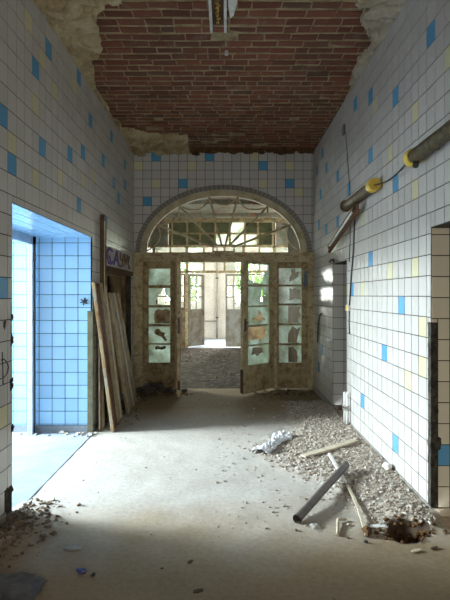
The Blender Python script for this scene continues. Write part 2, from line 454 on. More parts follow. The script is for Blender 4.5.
# ------------------------------------------------------------------ vestibule behind the blue doorway
VX, VY0, VZ = -4.7, 2.7, 2.75
mb = MB()
mb.box(VX, XL, LD1[1], LD1[1] + .2, -.2, VZ + .1, 6)
tiles(mb, (0, LD1[1], 0), (1, 0, 0), (0, 0, 1), (0, -1, 0), VX, XL - .003, .08, 2.26, XL - .01, .095, (), None, 5)
tiles(mb, (0, LD1[1], 0), (1, 0, 0), (0, 0, 1), (0, -1, 0), VX, XL - tw, 2.26, VZ, XL - .01, .095, (), None, 5)
wv = tag(mb.build('wall_vestibule', TM), 'sky blue tiled side wall of the bright entrance recess', 'wall', kind='structure')
mb = MB()
mb.box(VX, XL + .004, LD1[1] - .014, LD1[1] + .002, -.1, .078)
tag(mb.build('baseboard_vestibule', M['skirt_blue'], bevel=.003), 'blue grey skirting under the sky blue tiles', 'skirting', kind='structure')
WIN = (3.6, 5.70, .25, 2.72)    # entrance glazing: y0, y1, z0, z1
mb = MB()
for (y0, y1, z0, z1) in ((VY0 - .2, WIN[0], -.2, VZ + .1), (WIN[1], LD1[1] + .2, -.2, VZ + .1), (WIN[0], WIN[1], -.2, WIN[2]), (WIN[0], WIN[1], WIN[3], VZ + .1)):
    mb.box(VX - .25, VX, y0, y1, z0, z1)
mb.box(VX, XL - tw, VY0 - .2, VY0, -.2, VZ + .1)
mb.box(VX - .25, XL - tw, VY0 - .2, LD1[1] + .2, VZ, VZ + .1)
tag(mb.build('wall_entrance', M['pale_plaster']), 'pale plaster walls and lid of the entrance recess', 'wall', kind='structure')
mb = MB()
y0, y1, z0, z1 = WIN
for a in ((y0, y0 + .06, z0, z1), (y1 - .06, y1, z0, z1), (y0, y1, z0, z0 + .06), (y0, y1, z1 - .06, z1), ((y0 + y1) / 2 - .03, (y0 + y1) / 2 + .03, z0, z1)):
    mb.box(VX - .14, VX - .08, *a)
w1 = tag(mb.build('window_1', M['aluminium']), 'two light aluminium entrance window of the blue recess', 'window', kind='structure')
for a, b in ((y0 + .06, (y0 + y1) / 2 - .03), ((y0 + y1) / 2 + .03, y1 - .06)):
    mb = MB(); mb.box(VX - .113, VX - .107, a, b, z0 + .06, z1 - .06); mb.build('pane', M['glass'], w1)
# aluminium door frame standing in the opening
FX = XL - tw - .02
mb = MB()
mb.box(FX - .03, FX + .03, LD1[1] - .125, LD1[1] - .015, .0, 2.26)
mb.box(FX - .03, FX + .03, LD1[0] + .01, LD1[0] + .09, .0, 2.26)
mb.box(FX - .03, FX + .03, LD1[0] + .01, LD1[1] - .015, 2.165, 2.26)
fr = tag(mb.build('door_1', M['aluminium'], bevel=.004), 'bare aluminium door frame standing before sky blue tiles', 'door frame', kind='structure')
mb = MB()
mb.box(FX + .031, FX + .036, LD1[1] - .082, LD1[1] - .058, .02, 2.165)
mb.build('seal', M['black'], fr)
mb = MB()
mb.box(FX + .03, FX + .045, LD1[1] - .10, LD1[1] - .075, 1.30, 1.40); mb.box(FX + .03, FX + .045, LD1[1] - .10, LD1[1] - .075, 1.98, 2.08)
mb.build('hinge', M['iron'], fr)
# little black bracket on the blue tiles
c = Vector(((84 - XV) * 5.81 / F, 5.812, H + (HY - 301.5) * 5.81 / F))
mb = MB()
for a in (20, 80, 145):
    d = Vector((math.cos(R(a)), 0, math.sin(R(a)))) * .045
    mb.bar(c - d, c + d, .012, .012, (0, 1, 0))
mb.tube([c, c - Vector((0, .03, 0))], .014, 8)
tag(mb.build('wall_hook', M['black']), 'small black star shaped hook on the sky blue tiles', 'hook')

# trim of the pillar between the two left openings
mb = MB()
mb.box(XL - .05, XL + .014, LD1[1] - .016, LD1[1] + .012, .0, H + (HY - 311) * 5.82 / F)
tag(mb.build('trim_1', M['olive'], bevel=.003), 'grey green corner strip at the edge of the blue doorway', 'trim', kind='structure')
mb = MB()
prof = []
for k in range(15):
    a = math.pi * k / 14
    prof.append((6.215 - .055 * math.cos(a) * -1, 2.50 + .07 * math.sin(a)))
outer = [(6.16, 0.0), (6.30, 0.0)] + [(6.23 + .07 * math.cos(math.pi * k / 10), 2.47 + .12 * math.sin(math.pi * k / 10)) for k in range(11)]
vs0 = [mb.bm.verts.new((XL + .006, y, z)) for y, z in outer]
vs1 = [mb.bm.verts.new((XL + .055, y, z)) for y, z in outer]
mb.bm.faces.new(vs0); mb.bm.faces.new(vs1)
for k in range(len(outer)):
    q = (k + 1) % len(outer); mb.bm.faces.new((vs0[k], vs0[q], vs1[q], vs1[k]))
t2 = tag(mb.build('trim_2', M['dark_wood'], bevel=.004), 'tall dark wooden casing with rounded top beside the second doorway', 'trim', kind='structure')
mb = MB(); mb.box(XL + .056, XL + .062, 6.165, 6.20, 1.2, 2.5); mb.build('paint_strip', M['arch_paint'], t2)

# ------------------------------------------------------------------ second left doorway
g = empty('door_2', (XL - .25, 7.3, 0))
mb = MB()
dx = XL - .14
mb.box(dx - .06, dx + .06, 6.34, 6.43, 0, 2.0); mb.box(dx - .06, dx + .06, 8.1, 8.2, 0, 2.0); mb.box(dx - .06, dx + .06, 6.34, 8.2, 1.88, 1.99)
keep(g, mb.build('door_frame', M['paint_dark'], bevel=.004))
mb = MB()
mb.box(dx - .03, dx + .01, 6.43, 7.12, .02, 1.88)
for z0, z1 in ((.15, .75), (.9, 1.72)):
    mb.box(dx + .01, dx + .02, 6.53, 7.02, z0, z1)
keep(g, mb.build('door_leaf', M['paint'], bevel=.004))
mb = MB(); mb.box(dx - .03, dx + .01, 7.42, 8.1, .02, 1.88)
for z0, z1 in ((.15, .75), (.9, 1.72)):
    mb.box(dx + .01, dx + .02, 7.52, 8.0, z0, z1)
keep(g, mb.build('door_leaf', M['paint_dark'], bevel=.004))
mb = MB(); mb.bar((dx + .01, 7.09, 1.0), (dx + .07, 7.09, 1.0), .02, .02); mb.bar((dx + .06, 7.1, 1.0), (dx + .06, 6.98, 1.0), .018, .018)
keep(g, mb.build('handle', M['iron']))
tag(g, 'stained brown double door behind the leaning boards', 'door', kind='structure')

# painted board over that door
g = empty('graffiti_board', (XL, 7.2, 1.98))
mb = MB(); mb.box(XL - .06, XL + .02, 6.34, 8.2, 1.97, 2.23)
keep(g, mb.build('panel', M['sign'], bevel=.004))
mb = MB(); mb.box(XL - .08, XL + .03, 6.32, 8.22, 1.90, 1.97)
keep(g, mb.build('rail', M['dark_wood'], bevel=.004))
def strokes(mb, sets, r):
    for s in sets:
        mb.tube([(XL + .022, lerp(6.38, 8.1, u), lerp(1.985, 2.215, v)) for u, v in s], r, 6)
mb = MB()
strokes(mb, [[(.22, .85), (.12, .95), (.05, .75), (.04, .4), (.08, .12), (.17, .08), (.22, .2)], [(.26, .08), (.36, .92), (.44, .08)], [(.30, .42), (.41, .42)],
             [(.1, .5), (.15, .3), (.12, .15)]], .018)
keep(g, mb.build('purple_lettering', M['purple']))
mb = MB()
strokes(mb, [[(.52, .95), (.49, .6), (.60, .45), (.56, .1), (.49, .1)], [(.64, .1), (.69, .95), (.75, .3), (.81, .95), (.87, .1)], [(.62, .9), (.58, .2)], [(.90, .95), (.84, .4), (.93, .12)]], .014)
keep(g, mb.build('brown_lettering', M['brown_spray']))
tag(g, 'narrow white board with purple and brown sprayed letters over the brown double door', 'board')

# ------------------------------------------------------------------ end wall with the arch
AX, AZ = ex(223.5), ez(252)
AA, AB = 88 * YE / F, 67 * YE / F
def in_arch(x, z, s=.10):
    if z < AZ: return True
    return ((x - AX) / (AA - s)) ** 2 + ((z - AZ) / (AB - s)) ** 2 < 1
end_pts = [(156, 157.5, 2), (192, 166.3, 3), (156, 184, 3), (182.6, 183.7, 2), (147, 201.7, 2), (209.3, 156.7, 2), (255, 156.7, 3),
           (264, 165.5, 2), (291.4, 164.7, 3), (264, 183, 3), (291, 183, 2), (300, 192, 3), (138, 165, 3), (174, 192, 1)]
EVP = ez(161.3) - 20 * T
ec = {(math.floor((ex(p) - XL) / T), math.floor((ez(q) - EVP) / T)): c for p, q, c in end_pts}
mb = MB()
tiles(mb, (0, YE, 0), (1, 0, 0), (0, 0, 1), (0, -1, 0), XL, XR, AZ, ZC + .02, XL, EVP, (), ec, 1, inside=in_arch)
# solid wall behind the tiles, cut by the arch
N = 48
arc = [(AX + (AA - .10) * math.cos(math.pi * k / N), AZ + (AB - .10) * math.sin(math.pi * k / N)) for k in range(N + 1)]
for (xa, za), (xb, zb) in zip(arc, arc[1:]):
    for y in (YE, YE + .28):
        mb.poly([(xa, y, za), (xb, y, zb), (xb, y, ZC + .2), (xa, y, ZC + .2)])
    mb.poly([(xa, YE, za), (xb, YE, zb), (xb, YE + .28, zb), (xa, YE + .28, za)])
mb.box(XL - .1, arc[-1][0], YE, YE + .28, AZ, ZC + .2); mb.box(arc[0][0], XR + .1, YE, YE + .28, AZ, ZC + .2)
tag(mb.build('wall_end', TM), 'white tiled end wall with blue tiles above the arched fanlight', 'wall', kind='structure')

w = empty('window_2', (AX, YE, AZ))
def arch_band(mb, s0, s1, y0, y1, n=64, gap=0.0):
    for k in range(n):
        a0, a1 = math.pi * (k + gap) / n, math.pi * (k + 1 - gap) / n
        P = [(AX + (AA - s) * math.cos(a), (AZ + (AB - s) * math.sin(a))) for s, a in ((s0, a0), (s0, a1), (s1, a1), (s1, a0))]
        f = [mb.bm.verts.new((x, y0, z)) for x, z in P]; b = [mb.bm.verts.new((x, y1, z)) for x, z in P]
        mb.bm.faces.new(f)
        if gap == 0: mb.bm.faces.new(b)
        for q in range(4):
            if gap == 0 and q in (0, 2) or gap > 0 or (k == 0 and q == 3) or (k == n - 1 and q == 1):
                mb.bm.faces.new((f[q], f[(q + 1) % 4], b[(q + 1) % 4], b[q]))
mb = MB(); arch_band(mb, 0, .085, YE - .018, YE, 58, .05)
keep(w, tag(mb.build('tile_border', M['tile_grey']), 'curved border of small grey tiles'))
mb = MB(); arch_band(mb, .0, .09, YE - .012, YE + .02)
keep(w, mb.build('border_mortar', M['grout']))
mb = MB(); arch_band(mb, .085, .155, YE - .045, YE + .12); arch_band(mb, .155, .187, YE - .02, YE + .08)
keep(w, mb.build('arch_frame', M['arch_paint']))
# glazing: radial bars from a small hub box, scalloped arcs between their ends
iA, iB = AA - .185, AB - .185
GY = YE + .03
def rim(px, py):
    x, z = ex(px) - AX, ez(py) - AZ
    s = 1 / math.sqrt((x / iA) ** 2 + (z / iB) ** 2)
    return Vector((AX + x * s, GY, AZ + z * s))
hub = Vector((AX, GY, AZ + .03))
ends = [rim(*p) for p in ((153, 223), (177, 204), (208.5, 195), (238.5, 195), (270, 204), (294, 223))]
starts = [-.16, -.09, -.03, .03, .09, .16]
for e, s in zip(ends, starts):
    mb = MB(); mb.bar((AX + s, GY, AZ + .125 - abs(s) * .25), e, .036, .04, (0, 1, 0)); keep(w, mb.build('glazing_bar', M['bar'], bevel=.004))
seq = [Vector((AX - iA, GY, AZ + .02))] + ends + [Vector((AX + iA, GY, AZ + .02))]
for a, b in zip(seq, seq[1:]):
    mid = (a + b) / 2; inward = (hub - mid).normalized(); dep = (b - a).length * .28
    pts = [a.lerp(b, k / 10) + inward * dep * 4 * (k / 10) * (1 - k / 10) for k in range(11)]
    mb = MB(); mb.tube(pts, .012, 6); keep(w, mb.build('scallop_bar', M['bar']))
mb = MB()
for x0, x1, z0, z1 in ((-.19, -.165, 0, .13), (.165, .19, 0, .13), (-.19, .19, .105, .13), (-.19, .19, 0, .02)):
    mb.box(AX + x0, AX + x1, GY - .025, GY + .025, AZ + z0, AZ + z1)
keep(w, mb.build('hub_frame', M['bar'], bevel=.003))
for sgn in (-1, 1):                 # what is left of the glass, at the two feet of the arch
    a, b = (seq[0], seq[1]) if sgn < 0 else (seq[-1], seq[-2])
    mb = MB(); P = [Vector((AX + sgn * (iA - .02), GY + .008, AZ + .03)), Vector((b.x, GY + .008, b.z)), Vector((AX + sgn * .95, GY + .008, AZ + .28)), Vector((AX + sgn * 1.05, GY + .008, AZ + .03))]
    mb.poly(P); mb.poly([p + Vector((0, .004, 0)) for p in P]); keep(w, mb.build('glass_remnant', M['glass']))
tag(w, 'arched fanlight with radial bars over the end doors', 'window', kind='structure')
mb = MB()
mb.box(ex(134), ex(313), YE - .05, YE + .12, ez(256), ez(252.5))
mb.box(ex(134), ex(313), YE - .02, YE + .12, ez(262), ez(256))
mb.box(ex(134), ex(143), YE - .03, YE + .12, 0, ez(262)); mb.box(ex(308), ex(313), YE - .03, YE + .12, 0, ez(262))
mb.box(ex(175), ex(178), YE + .0, YE + .12, 0, ez(262)); mb.box(ex(274), ex(277), YE + .0, YE + .12, 0, ez(262))
tag(mb.build('trim_3', M['paint_light'], bevel=.006), 'peeling cream posts and transom beam beneath the arch', 'door frame', kind='structure')


def extrude_poly(mb, outer, hole, to3, thick):
    """flat polygon with an optional hole, given a thickness"""
    loops = [[Vector((u, v, 0)) for u, v in outer]] + ([[Vector((u, v, 0)) for u, v in hole]] if hole else [])
    tris = tessellate_polygon(loops)
    flat = [p for l in loops for p in l]
    A = [mb.bm.verts.new(to3(p.x, p.y, 0)) for p in flat]; B = [mb.bm.verts.new(to3(p.x, p.y, thick)) for p in flat]
    for a, b, c in tris:
        if len({a, b, c}) == 3:
            try:
                mb.bm.faces.new((A[a], A[b], A[c])); mb.bm.faces.new((B[c], B[b], B[a]))
            except ValueError: pass
    i = 0
    for l in loops:
        n = len(l)
        for k in range(n):
            mb.bm.faces.new((A[i + k], A[i + (k + 1) % n], B[i + (k + 1) % n], B[i + k]))
        i += n

def glazed_leaf(root, O, U, width, zb, zt, panes, stile_l, stile_r, holes, mat, depth=.045, panel=True, gmat=None, cols=1, muntin=None):
    """a glazed leaf or sidelight: stiles and rails, a lower panel, one mesh per pane.  U is the direction along its width."""
    O, U = Vector(O), Vector(U).normalized(); Nn = Vector((-U.y, U.x, 0))
    def W(u, z, d=0): return O + U * u + Nn * d + Vector((0, 0, z))
    def bx(mb, u0, u1, z0, z1, d0=-depth / 2, d1=depth / 2):
        Mx = Matrix(((*U, 0), (*Nn, 0), (0, 0, 1, 0), (0, 0, 0, 1))).transposed(); Mx.translation = O
        mb.box(u0, u1, d0, d1, z0, z1, 0, Mx)
    mb = MB()
    bx(mb, 0, stile_l, zb, zt); bx(mb, width - stile_r, width, zb, zt)
    gt, gb = panes[0][1], panes[-1][0]
    bx(mb, stile_l, width - stile_r, gt, zt); bx(mb, stile_l, width - stile_r, gb - .09, gb)
    bx(mb, stile_l, width - stile_r, zb, zb + .12)
    parts = [mb.build('door_frame', mat, bevel=.005)]
    mb = MB()
    bx(mb, stile_l, width - stile_r, zb + .12, gb - .09, -.010, .010)
    bx(mb, stile_l + .05, width - stile_r - .05, zb + .17, gb - .14, -.018, .018)
    parts.append(mb.build('bottom_panel', mat, bevel=.004))
    for (a0, a1), (b0, b1) in zip(panes, panes[1:]):
        mb = MB(); bx(mb, stile_l, width - stile_r, b1, a0, -.016, .016); parts.append(mb.build('glazing_bar', mat, bevel=.003))
    cw = (width - stile_l - stile_r) / cols
    for c in range(1, cols):
        mb = MB(); bx(mb, stile_l + c * cw - .012, stile_l + c * cw + .012, gb, gt, -.016, .016); parts.append(mb.build('glazing_bar', mat, bevel=.003))
    for k, (z0, z1) in enumerate(panes):
        for c in range(cols):
            ha = holes.get((k, c), holes.get(k)) if holes else None
            if ha == 'none': continue
            u0, u1 = stile_l + c * cw + (.012 if c else 0), stile_l + (c + 1) * cw - (.012 if c < cols - 1 else 0)
            def to3(u, v, d, u0=u0, u1=u1, z0=z0, z1=z1):
                return W(lerp(u0, u1, u), lerp(z0, z1, v), d - .002)
            mb = MB()
            if isinstance(ha, tuple): extrude_poly(mb, ha[0], None, to3, .004)      # a shard
            else: extrude_poly(mb, [(0, 0), (1, 0), (1, 1), (0, 1)], ha, to3, .004)
            parts.append(mb.build('pane', gmat or M['frost']))
    keep(root, *parts)
    return W, bx

def zr(a, b): return (ez(b), ez(a))
rows_l = [zr(268.5, 285), zr(288, 305.5), zr(307.5, 324), zr(326.5, 343.5), zr(345, 363)]
holes_l = {1: [(.35, .08), (.34, .30), (.42, .36), (.40, .60), (.55, .66), (.66, .98), (.74, .98), (.80, .60), (.98, .55), (.98, .04), (.6, .05)],
           2: [(.28, .04), (.24, .55), (.30, .80), (.46, .90), (.62, .82), (.80, .93), (.98, .80), (.98, .03)],
           3: [(.25, .62), (.30, .80), (.46, .88), (.55, .76), (.55, .68), (.78, .62), (.72, .46), (.86, .20), (.76, .10), (.60, .36), (.36, .50)],
           4: [(.28, .86), (.40, .96), (.55, .88), (.78, .95), (.80, .80), (.62, .72), (.42, .76), (.34, .70)]}
w = empty('window_3', (ex(160), YE + .05, 0))
glazed_leaf(w, (ex(143), YE + .05, 0), (1, 0, 0), ex(176) - ex(143), .02, ez(262), rows_l, ex(148) - ex(143), ex(176) - ex(170), holes_l, M['paint'])
tag(w, 'peeling fixed sidelight of the end doorway with a heap of dark debris at its foot', 'window', kind='structure')
rows_r = [zr(268, 284.5), zr(286.5, 303.5), zr(305.5, 323.5), zr(325.5, 343.5), zr(345.5, 363)]
holes_r = {0: [(.45, .18), (.47, .45), (.56, .62), (.55, .92), (.72, .95), (.74, .74), (.90, .80), (.86, .48), (.66, .28)],
           1: [(.46, .20), (.48, .66), (.46, .90), (.60, .84), (.72, .94), (.82, .82), (.97, .86), (.90, .55), (.97, .22), (.74, .30)],
           2: [(.40, .03), (.42, .97), (.97, .96), (.90, .70), (.97, .40), (.84, .20), (.90, .04)],
           3: [(.40, .04), (.42, .55), (.60, .96), (.80, .80), (.97, .92), (.84, .40), (.78, .05)],
           4: [(.42, .03), (.42, .90), (.62, .92), (.80, .66), (.84, .36), (.80, .03)]}
w = empty('window_4', (ex(292), YE + .05, 0))
glazed_leaf(w, (ex(276), YE + .05, 0), (1, 0, 0), ex(310) - ex(276), .02, ez(262), rows_r, ex(279) - ex(276), ex(310) - ex(302), holes_r, M['paint'])
mb = MB(); mb.box(ex(304.2), ex(308), YE + .005, YE + .02, ez(286.5), ez(271)); keep(w, tag(mb.build('plaque', M['plaque'], bevel=.008), 'blue grey rounded plaque'))
tag(w, 'peeling fixed sidelight with star shaped glass holes and a blue grey plaque', 'window', kind='structure')
# right leaf, half open towards the camera
LW = .81; a = R(47)
rows_leaf = [(ez(285) + .01, ez(263.5)), (ez(305.5), ez(286.5)), (ez(325), ez(307)), (ez(344.5), ez(326.5)), (ez(365), ez(346))]
rows_leaf = [(1.585 + (z0 - 1.585) * .955, 1.585 + (z1 - 1.585) * .955) for z0, z1 in rows_leaf]
hinge = Vector((ex(273.5), YE + .02, 0)); du = Vector((-math.cos(a), -math.sin(a), 0))
free = hinge + du * LW
holes_leaf = {0: [(.05, .97), (.03, .70), (.10, .60), (.06, .30), (.14, .22), (.3, .10), (.60, .06), (.72, .3), (.80, .62), (.93, .66), (.94, .97)],
              1: [(.60, .20), (.64, .44), (.52, .48), (.64, .54), (.66, .84), (.71, .84), (.72, .55), (.86, .52), (.72, .45), (.70, .20)],
              2: [(.20, .16), (.22, .42), (.36, .38), (.48, .56), (.52, .86), (.64, .66), (.68, .44), (.80, .36), (.86, .16), (.72, .28), (.58, .10), (.36, .30)],
              3: [(.03, .30), (.03, .97), (.88, .97), (.92, .76), (.84, .60), (.90, .34), (.70, .28), (.58, .12), (.50, .26), (.26, .24)],
              4: [(.18, .50), (.24, .92), (.68, .95), (.74, .60), (.60, .56), (.46, .42), (.34, .56)]}
w = empty('door_3', tuple(hinge))
W, bx = glazed_leaf(w, free, -du, LW, .03, ez(262) - .01, rows_leaf, .13, .13, holes_leaf, M['paint_light'])
mb = MB(); bx(mb, .035, .075, 1.02, 1.22, -.032, -.022); keep(w, tag(mb.build('lock_plate', M['iron']), 'dark lock plate'))
mb = MB(); mb.bar(W(.055, 1.16, -.03), W(.055, 1.16, -.09), .016, .016); keep(w, mb.build('handle_stub', M['iron']))
mb = MB(); bx(mb, -.006, .004, .05, .42, -.026, .026); keep(w, tag(mb.build('edge_strip', M['dark_wood']), 'bare dark wood strip'))
tag(w, 'half open glazed door leaf with broken panes at the end doorway', 'door', kind='structure')
# left leaf, fully open, seen edge on
hinge = Vector((ex(179), YE + .02, 0)); a = R(85); du = Vector((math.cos(a), -math.sin(a), 0)); free = hinge + du * LW
w = empty('door_4', tuple(hinge))
W, bx = glazed_leaf(w, hinge, du, LW, .03, ez(262) - .01, rows_leaf, .13, .13, {0: holes_leaf[3], 1: holes_leaf[0], 2: holes_leaf[2], 3: holes_leaf[1]}, M['paint_light'], .065)
mb = MB(); bx(mb, LW - .002, LW + .005, 1.0, 1.24, -.02, .02); keep(w, tag(mb.build('lock_plate', M['iron']), 'dark lock plate'))
mb = MB(); bx(mb, LW - .002, LW + .005, .14, .28, -.022, .022); keep(w, tag(mb.build('edge_strip', M['dark_wood']), 'bare dark wood patch'))
tag(w, 'wide open glazed door leaf seen edge on at the end doorway', 'door', kind='structure')

# ------------------------------------------------------------------ hall beyond
Y2, Y3 = 15.2, 18.6
def X2(px): return (px - XV) * Y2 / F
def Z2(py): return H + (HY - py) * Y2 / F
HX0, HX1 = -3.2, 1.62
SW = (9.6, 12.4, .9, 3.0)    # window in the left hall wall
mb = MB()
for y0, y1, z0, z1 in ((YE + .28, SW[0], -.2, 4.2), (SW[1], Y2, -.2, 4.2), (SW[0], SW[1], -.2, SW[2]), (SW[0], SW[1], SW[3], 4.2)):
    mb.box(HX0 - .3, HX0, y0, y1, z0, z1)
mb.box(HX0 - .3, XL - .1, YE + .2, YE + .28, -.2, 4.2)
tag(mb.build('wall_hall_left', M['old_plaster']), 'stained plaster wall of the hall behind the end doors', 'wall', kind='structure')
mb = MB(); mb.box(HX1, HX1 + .3, YE + .28, 13.2, -.2, 4.2)
tag(mb.build('wall_hall_right', M['dark_wood'] if False else worn('brown_hall_plaster', (.085, .058, .024), (.05, .034, .014), 2, .4, .6, .9, .5, .01, 20)), 'brown stained wall seen through holes in the glass', 'wall', kind='structure')
BX1 = 3.4
RW = (13.45, 14.95, .6, 2.9)
mb = MB()
mb.box(HX1 + .3, BX1 + .3, 13.0, 13.2, -.2, 4.2)
for y0, y1, z0, z1 in ((13.2, RW[0], -.2, 4.2), (RW[1], Y2, -.2, 4.2), (RW[0], RW[1], -.2, RW[2]), (RW[0], RW[1], RW[3], 4.2)):
    mb.box(BX1, BX1 + .3, y0, y1, z0, z1)
tag(mb.build('wall_hall_bay', M['pale_plaster']), 'pale plaster walls of the window bay off the hall', 'wall', kind='structure')
mb = MB(); mb.box(HX0 - .3, BX1 + .3, YE + .28, Y2 + .1, 3.95, 4.15)
for y in (10.2, 12.4, 14.4): mb.box(HX0, BX1, y, y + .16, 3.84, 3.95)
tag(mb.build('ceiling_hall', M['old_plaster']), 'peeling plaster ceiling of the hall beyond the arch', 'ceiling', kind='structure')
mb = MB(); mb.box(HX0 - .3, BX1 + .3, YE + .0, Y2, -.2, -.002)
tag(mb.build('floor_hall', M['floor_hall']), 'littered brown floor of the hall beyond the doors', 'floor', kind='structure')
for nm, xx, (y0, y1, z0, z1), lab in (('window_5', HX0 - .2, SW, 'tall side window of the hall behind the end doors'), ('window_6', BX1 + .1, RW, 'side window of the bay at the back of the hall')):
    mb = MB()
    for a in ((y0, y0 + .07, z0, z1), (y1 - .07, y1, z0, z1), (y0, y1, z0, z0 + .07), (y0, y1, z1 - .07, z1), ((y0 + y1) / 2 - .03, (y0 + y1) / 2 + .03, z0, z1), (y0, y1, lerp(z0, z1, .66), lerp(z0, z1, .66) + .05)):
        mb.box(xx, xx + .06, *a)
    o = tag(mb.build(nm, M['arch_paint']), lab, 'window', kind='structure')
    mb = MB(); mb.box(xx + .027, xx + .033, y0 + .05, y1 - .05, z0 + .05, z1 - .05); mb.build('pane', M['glass'], o)

# back partition: glazed sidelights, pair of doors, transom lights, plaster above
mb = MB()
mb.box(HX0 - .3, X2(168), Y2, Y2 + .2, 3.1, 4.2); mb.box(X2(276), BX1 + .3, Y2, Y2 + .2, 3.1, 4.2); mb.box(X2(168), X2(276), Y2, Y2 + .2, 3.86, 4.2)
tag(mb.build('wall_hall_back', M['old_plaster']), 'blotchy plaster above the back partition of the hall', 'wall', kind='structure')
mb = MB()
for k, (x0, x1) in enumerate(((HX0, -2.3), (-2.2, X2(188)), (X2(242), 2.3), (2.4, BX1))):
    pass
mb.box(HX0, BX1, Y2, Y2 + .1, Z2(273), Z2(270.5)); mb.box(HX0, BX1, Y2, Y2 + .1, 3.04, 3.12)
for x in (HX0 + .04, -2.2, X2(186.8), X2(243.5), 1.45, 2.3, BX1 - .04):
    mb.box(x - .045, x + .045, Y2, Y2 + .1, 0, 3.1)
mb.box(HX0, BX1, Y2 - .1, Y2 + .1, 3.80, 3.92)
mb.box(X2(168), X2(276), Y2 + .01, Y2 + .09, 3.44, 3.49)
for x in (X2(172), X2(187), X2(200), X2(215), X2(230), X2(245), X2(258), X2(273)): mb.box(x - .03, x + .03, Y2 + .005, Y2 + .09, 3.1, 3.86)
for x in (X2(204), X2(224.5), -1.7, 1.0): mb.box(x - .03, x + .03, Y2 + .01, Y2 + .09, Z2(271), 3.1)
tag(mb.build('trim_4', M['paint'], bevel=.005), 'cream posts and rails of the glazed back partition', 'partition frame', kind='structure')
def sidelight(nm, x0, x1, holes, lab, cols=1):
    o = empty(nm, ((x0 + x1) / 2, Y2 + .05, 0))
    rows = [(1.92, 2.20), (1.58, 1.88), (1.22, 1.54)]
    glazed_leaf(o, (x0, Y2 + .05, 0), (1, 0, 0), x1 - x0, 0, 2.24, rows, .06, .06, holes, M['paint_dark'], .05, cols=cols, gmat=M['glass'])
    tag(o, lab, 'window', kind='structure')
hb = [(.1, .1), (.2, .6), (.5, .9), (.7, .5), (.9, .8), (.8, .2), (.5, .3)]
sidelight('window_7', -2.155, X2(186.8) - .045, {(1, 0): hb, (2, 1): hb}, 'glazed panel of the back partition beside its grey open door', 2)
sidelight('window_8', X2(243.5) + .045, 1.405, {(0, 0): hb}, 'glazed panel of the back partition beside the closed leaf', 2)
sidelight('window_9', 1.495, 2.255, {(1, 0): hb}, 'glazed panel of the back partition next to the window bay', 2)
sidelight('window_10', HX0 + .085, -2.245, {}, 'glazed panel of the back partition in the hall corner', 2)
o = empty('window_11', (0, Y2 + .05, Z2(270)))
xs = [HX0 + .085, -2.2, -1.7, X2(186.8), X2(204), X2(224.5), X2(243.5), 1.0, 1.45, 2.3, BX1 - .085]
for i, (x0, x1) in enumerate(zip(xs, xs[1:])):
    if i in (4, 6): continue
    mb = MB(); mb.box(x0 + .03, x1 - .03, Y2 + .045, Y2 + .051, Z2(270.5), 3.04); keep(o, mb.build('pane', M['frost'] if i in (3, 7) else M['glass']))
cx = [168, 172, 187, 200, 215, 230, 245, 258, 273, 276]
for i, (q0, q1) in enumerate(zip(cx, cx[1:])):
    for z0, z1 in ((3.12, 3.44), (3.49, 3.80)):
        mb = MB(); mb.box(X2(q0) + .02, X2(q1) - .02, Y2 + .045, Y2 + .051, z0, z1); keep(o, mb.build('pane', M['frost'] if i in (4, 6) and z0 < 3.3 or i == 5 else M['grimy']))
tag(o, 'row of transom lights over the back partition doors', 'window', kind='structure')
rows = [(1.90, 2.18), (1.56, 1.86), (1.17, 1.52)]
# left leaf swung away, right leaf closed
hinge = Vector((X2(188), Y2 + .05, 0)); a = R(52); du = Vector((math.cos(a), math.sin(a), 0))
o = empty('door_5', tuple(hinge))
W, bx = glazed_leaf(o, hinge, du, .74, .03, 2.24, rows, .10, .10, {(2, 0): hb}, M['grey_paint'], .05, cols=2, gmat=M['glass'])
mb = MB(); bx(mb, .66, .70, .95, 1.1, -.035, -.025); keep(o, tag(mb.build('lock_plate', M['iron']), 'dark lock plate'))
tag(o, 'grey door leaf swung open in the back partition', 'door', kind='structure')
o = empty('door_6', (X2(242), Y2 + .05, 0))
W, bx = glazed_leaf(o, (X2(225.5), Y2 + .05, 0), (1, 0, 0), X2(242) - X2(225.5), .03, 2.24, rows, .05, .05, {(0, 0): 'none', (0, 1): hb, (2, 0): 'none', (2, 1): hb, (1, 0): hb, (1, 1): 'none'}, M['grey_paint'], .05, cols=2, gmat=M['glass'])
tag(o, 'closed grey door leaf with empty panes in the back partition', 'door', kind='structure')

# bright room at the very back
TX0, TX1 = -2.6, 3.0
mb = MB()
BW = (.30, 1.75, 1.25, 3.0)
BL = (-2.3, -1.0, 1.3, 3.0)
tx = [(TX0, BL[0], -.2, 4.2), (BL[1], BW[0], -.2, 4.2), (BW[1], TX1, -.2, 4.2)]
for q in (BL, BW): tx += [(q[0], q[1], -.2, q[2]), (q[0], q[1], q[3], 4.2)]
for x0, x1, z0, z1 in tx: mb.box(x0, x1, Y3, Y3 + .3, z0, z1, 0)
mb.box(TX0 - .2, TX0, Y2 + .2, Y3 + .3, -.2, 4.2, 0); mb.box(TX1, TX1 + .2, Y2 + .2, Y3 + .3, -.2, 4.2, 0)
mb.box(HX0 - .3, TX0, Y2 + .1, Y2 + .3, -.2, 4.2, 0); mb.box(TX1, BX1 + .3, Y2 + .1, Y2 + .3, -.2, 4.2, 0)
tag(mb.build('wall_back', M['pale_plaster']), 'bright white plaster walls of the furthest room', 'wall', kind='structure')
mb = MB(); mb.box(TX0 - .2, TX1 + .2, Y2, Y3 + .3, -.2, -.001)
tag(mb.build('floor_back', M['floor_blue']), 'pale sunlit floor of the furthest room', 'floor', kind='structure')
mb = MB(); mb.box(TX0 - .2, TX1 + .2, Y2 + .1, Y3 + .3, 4.0, 4.2)
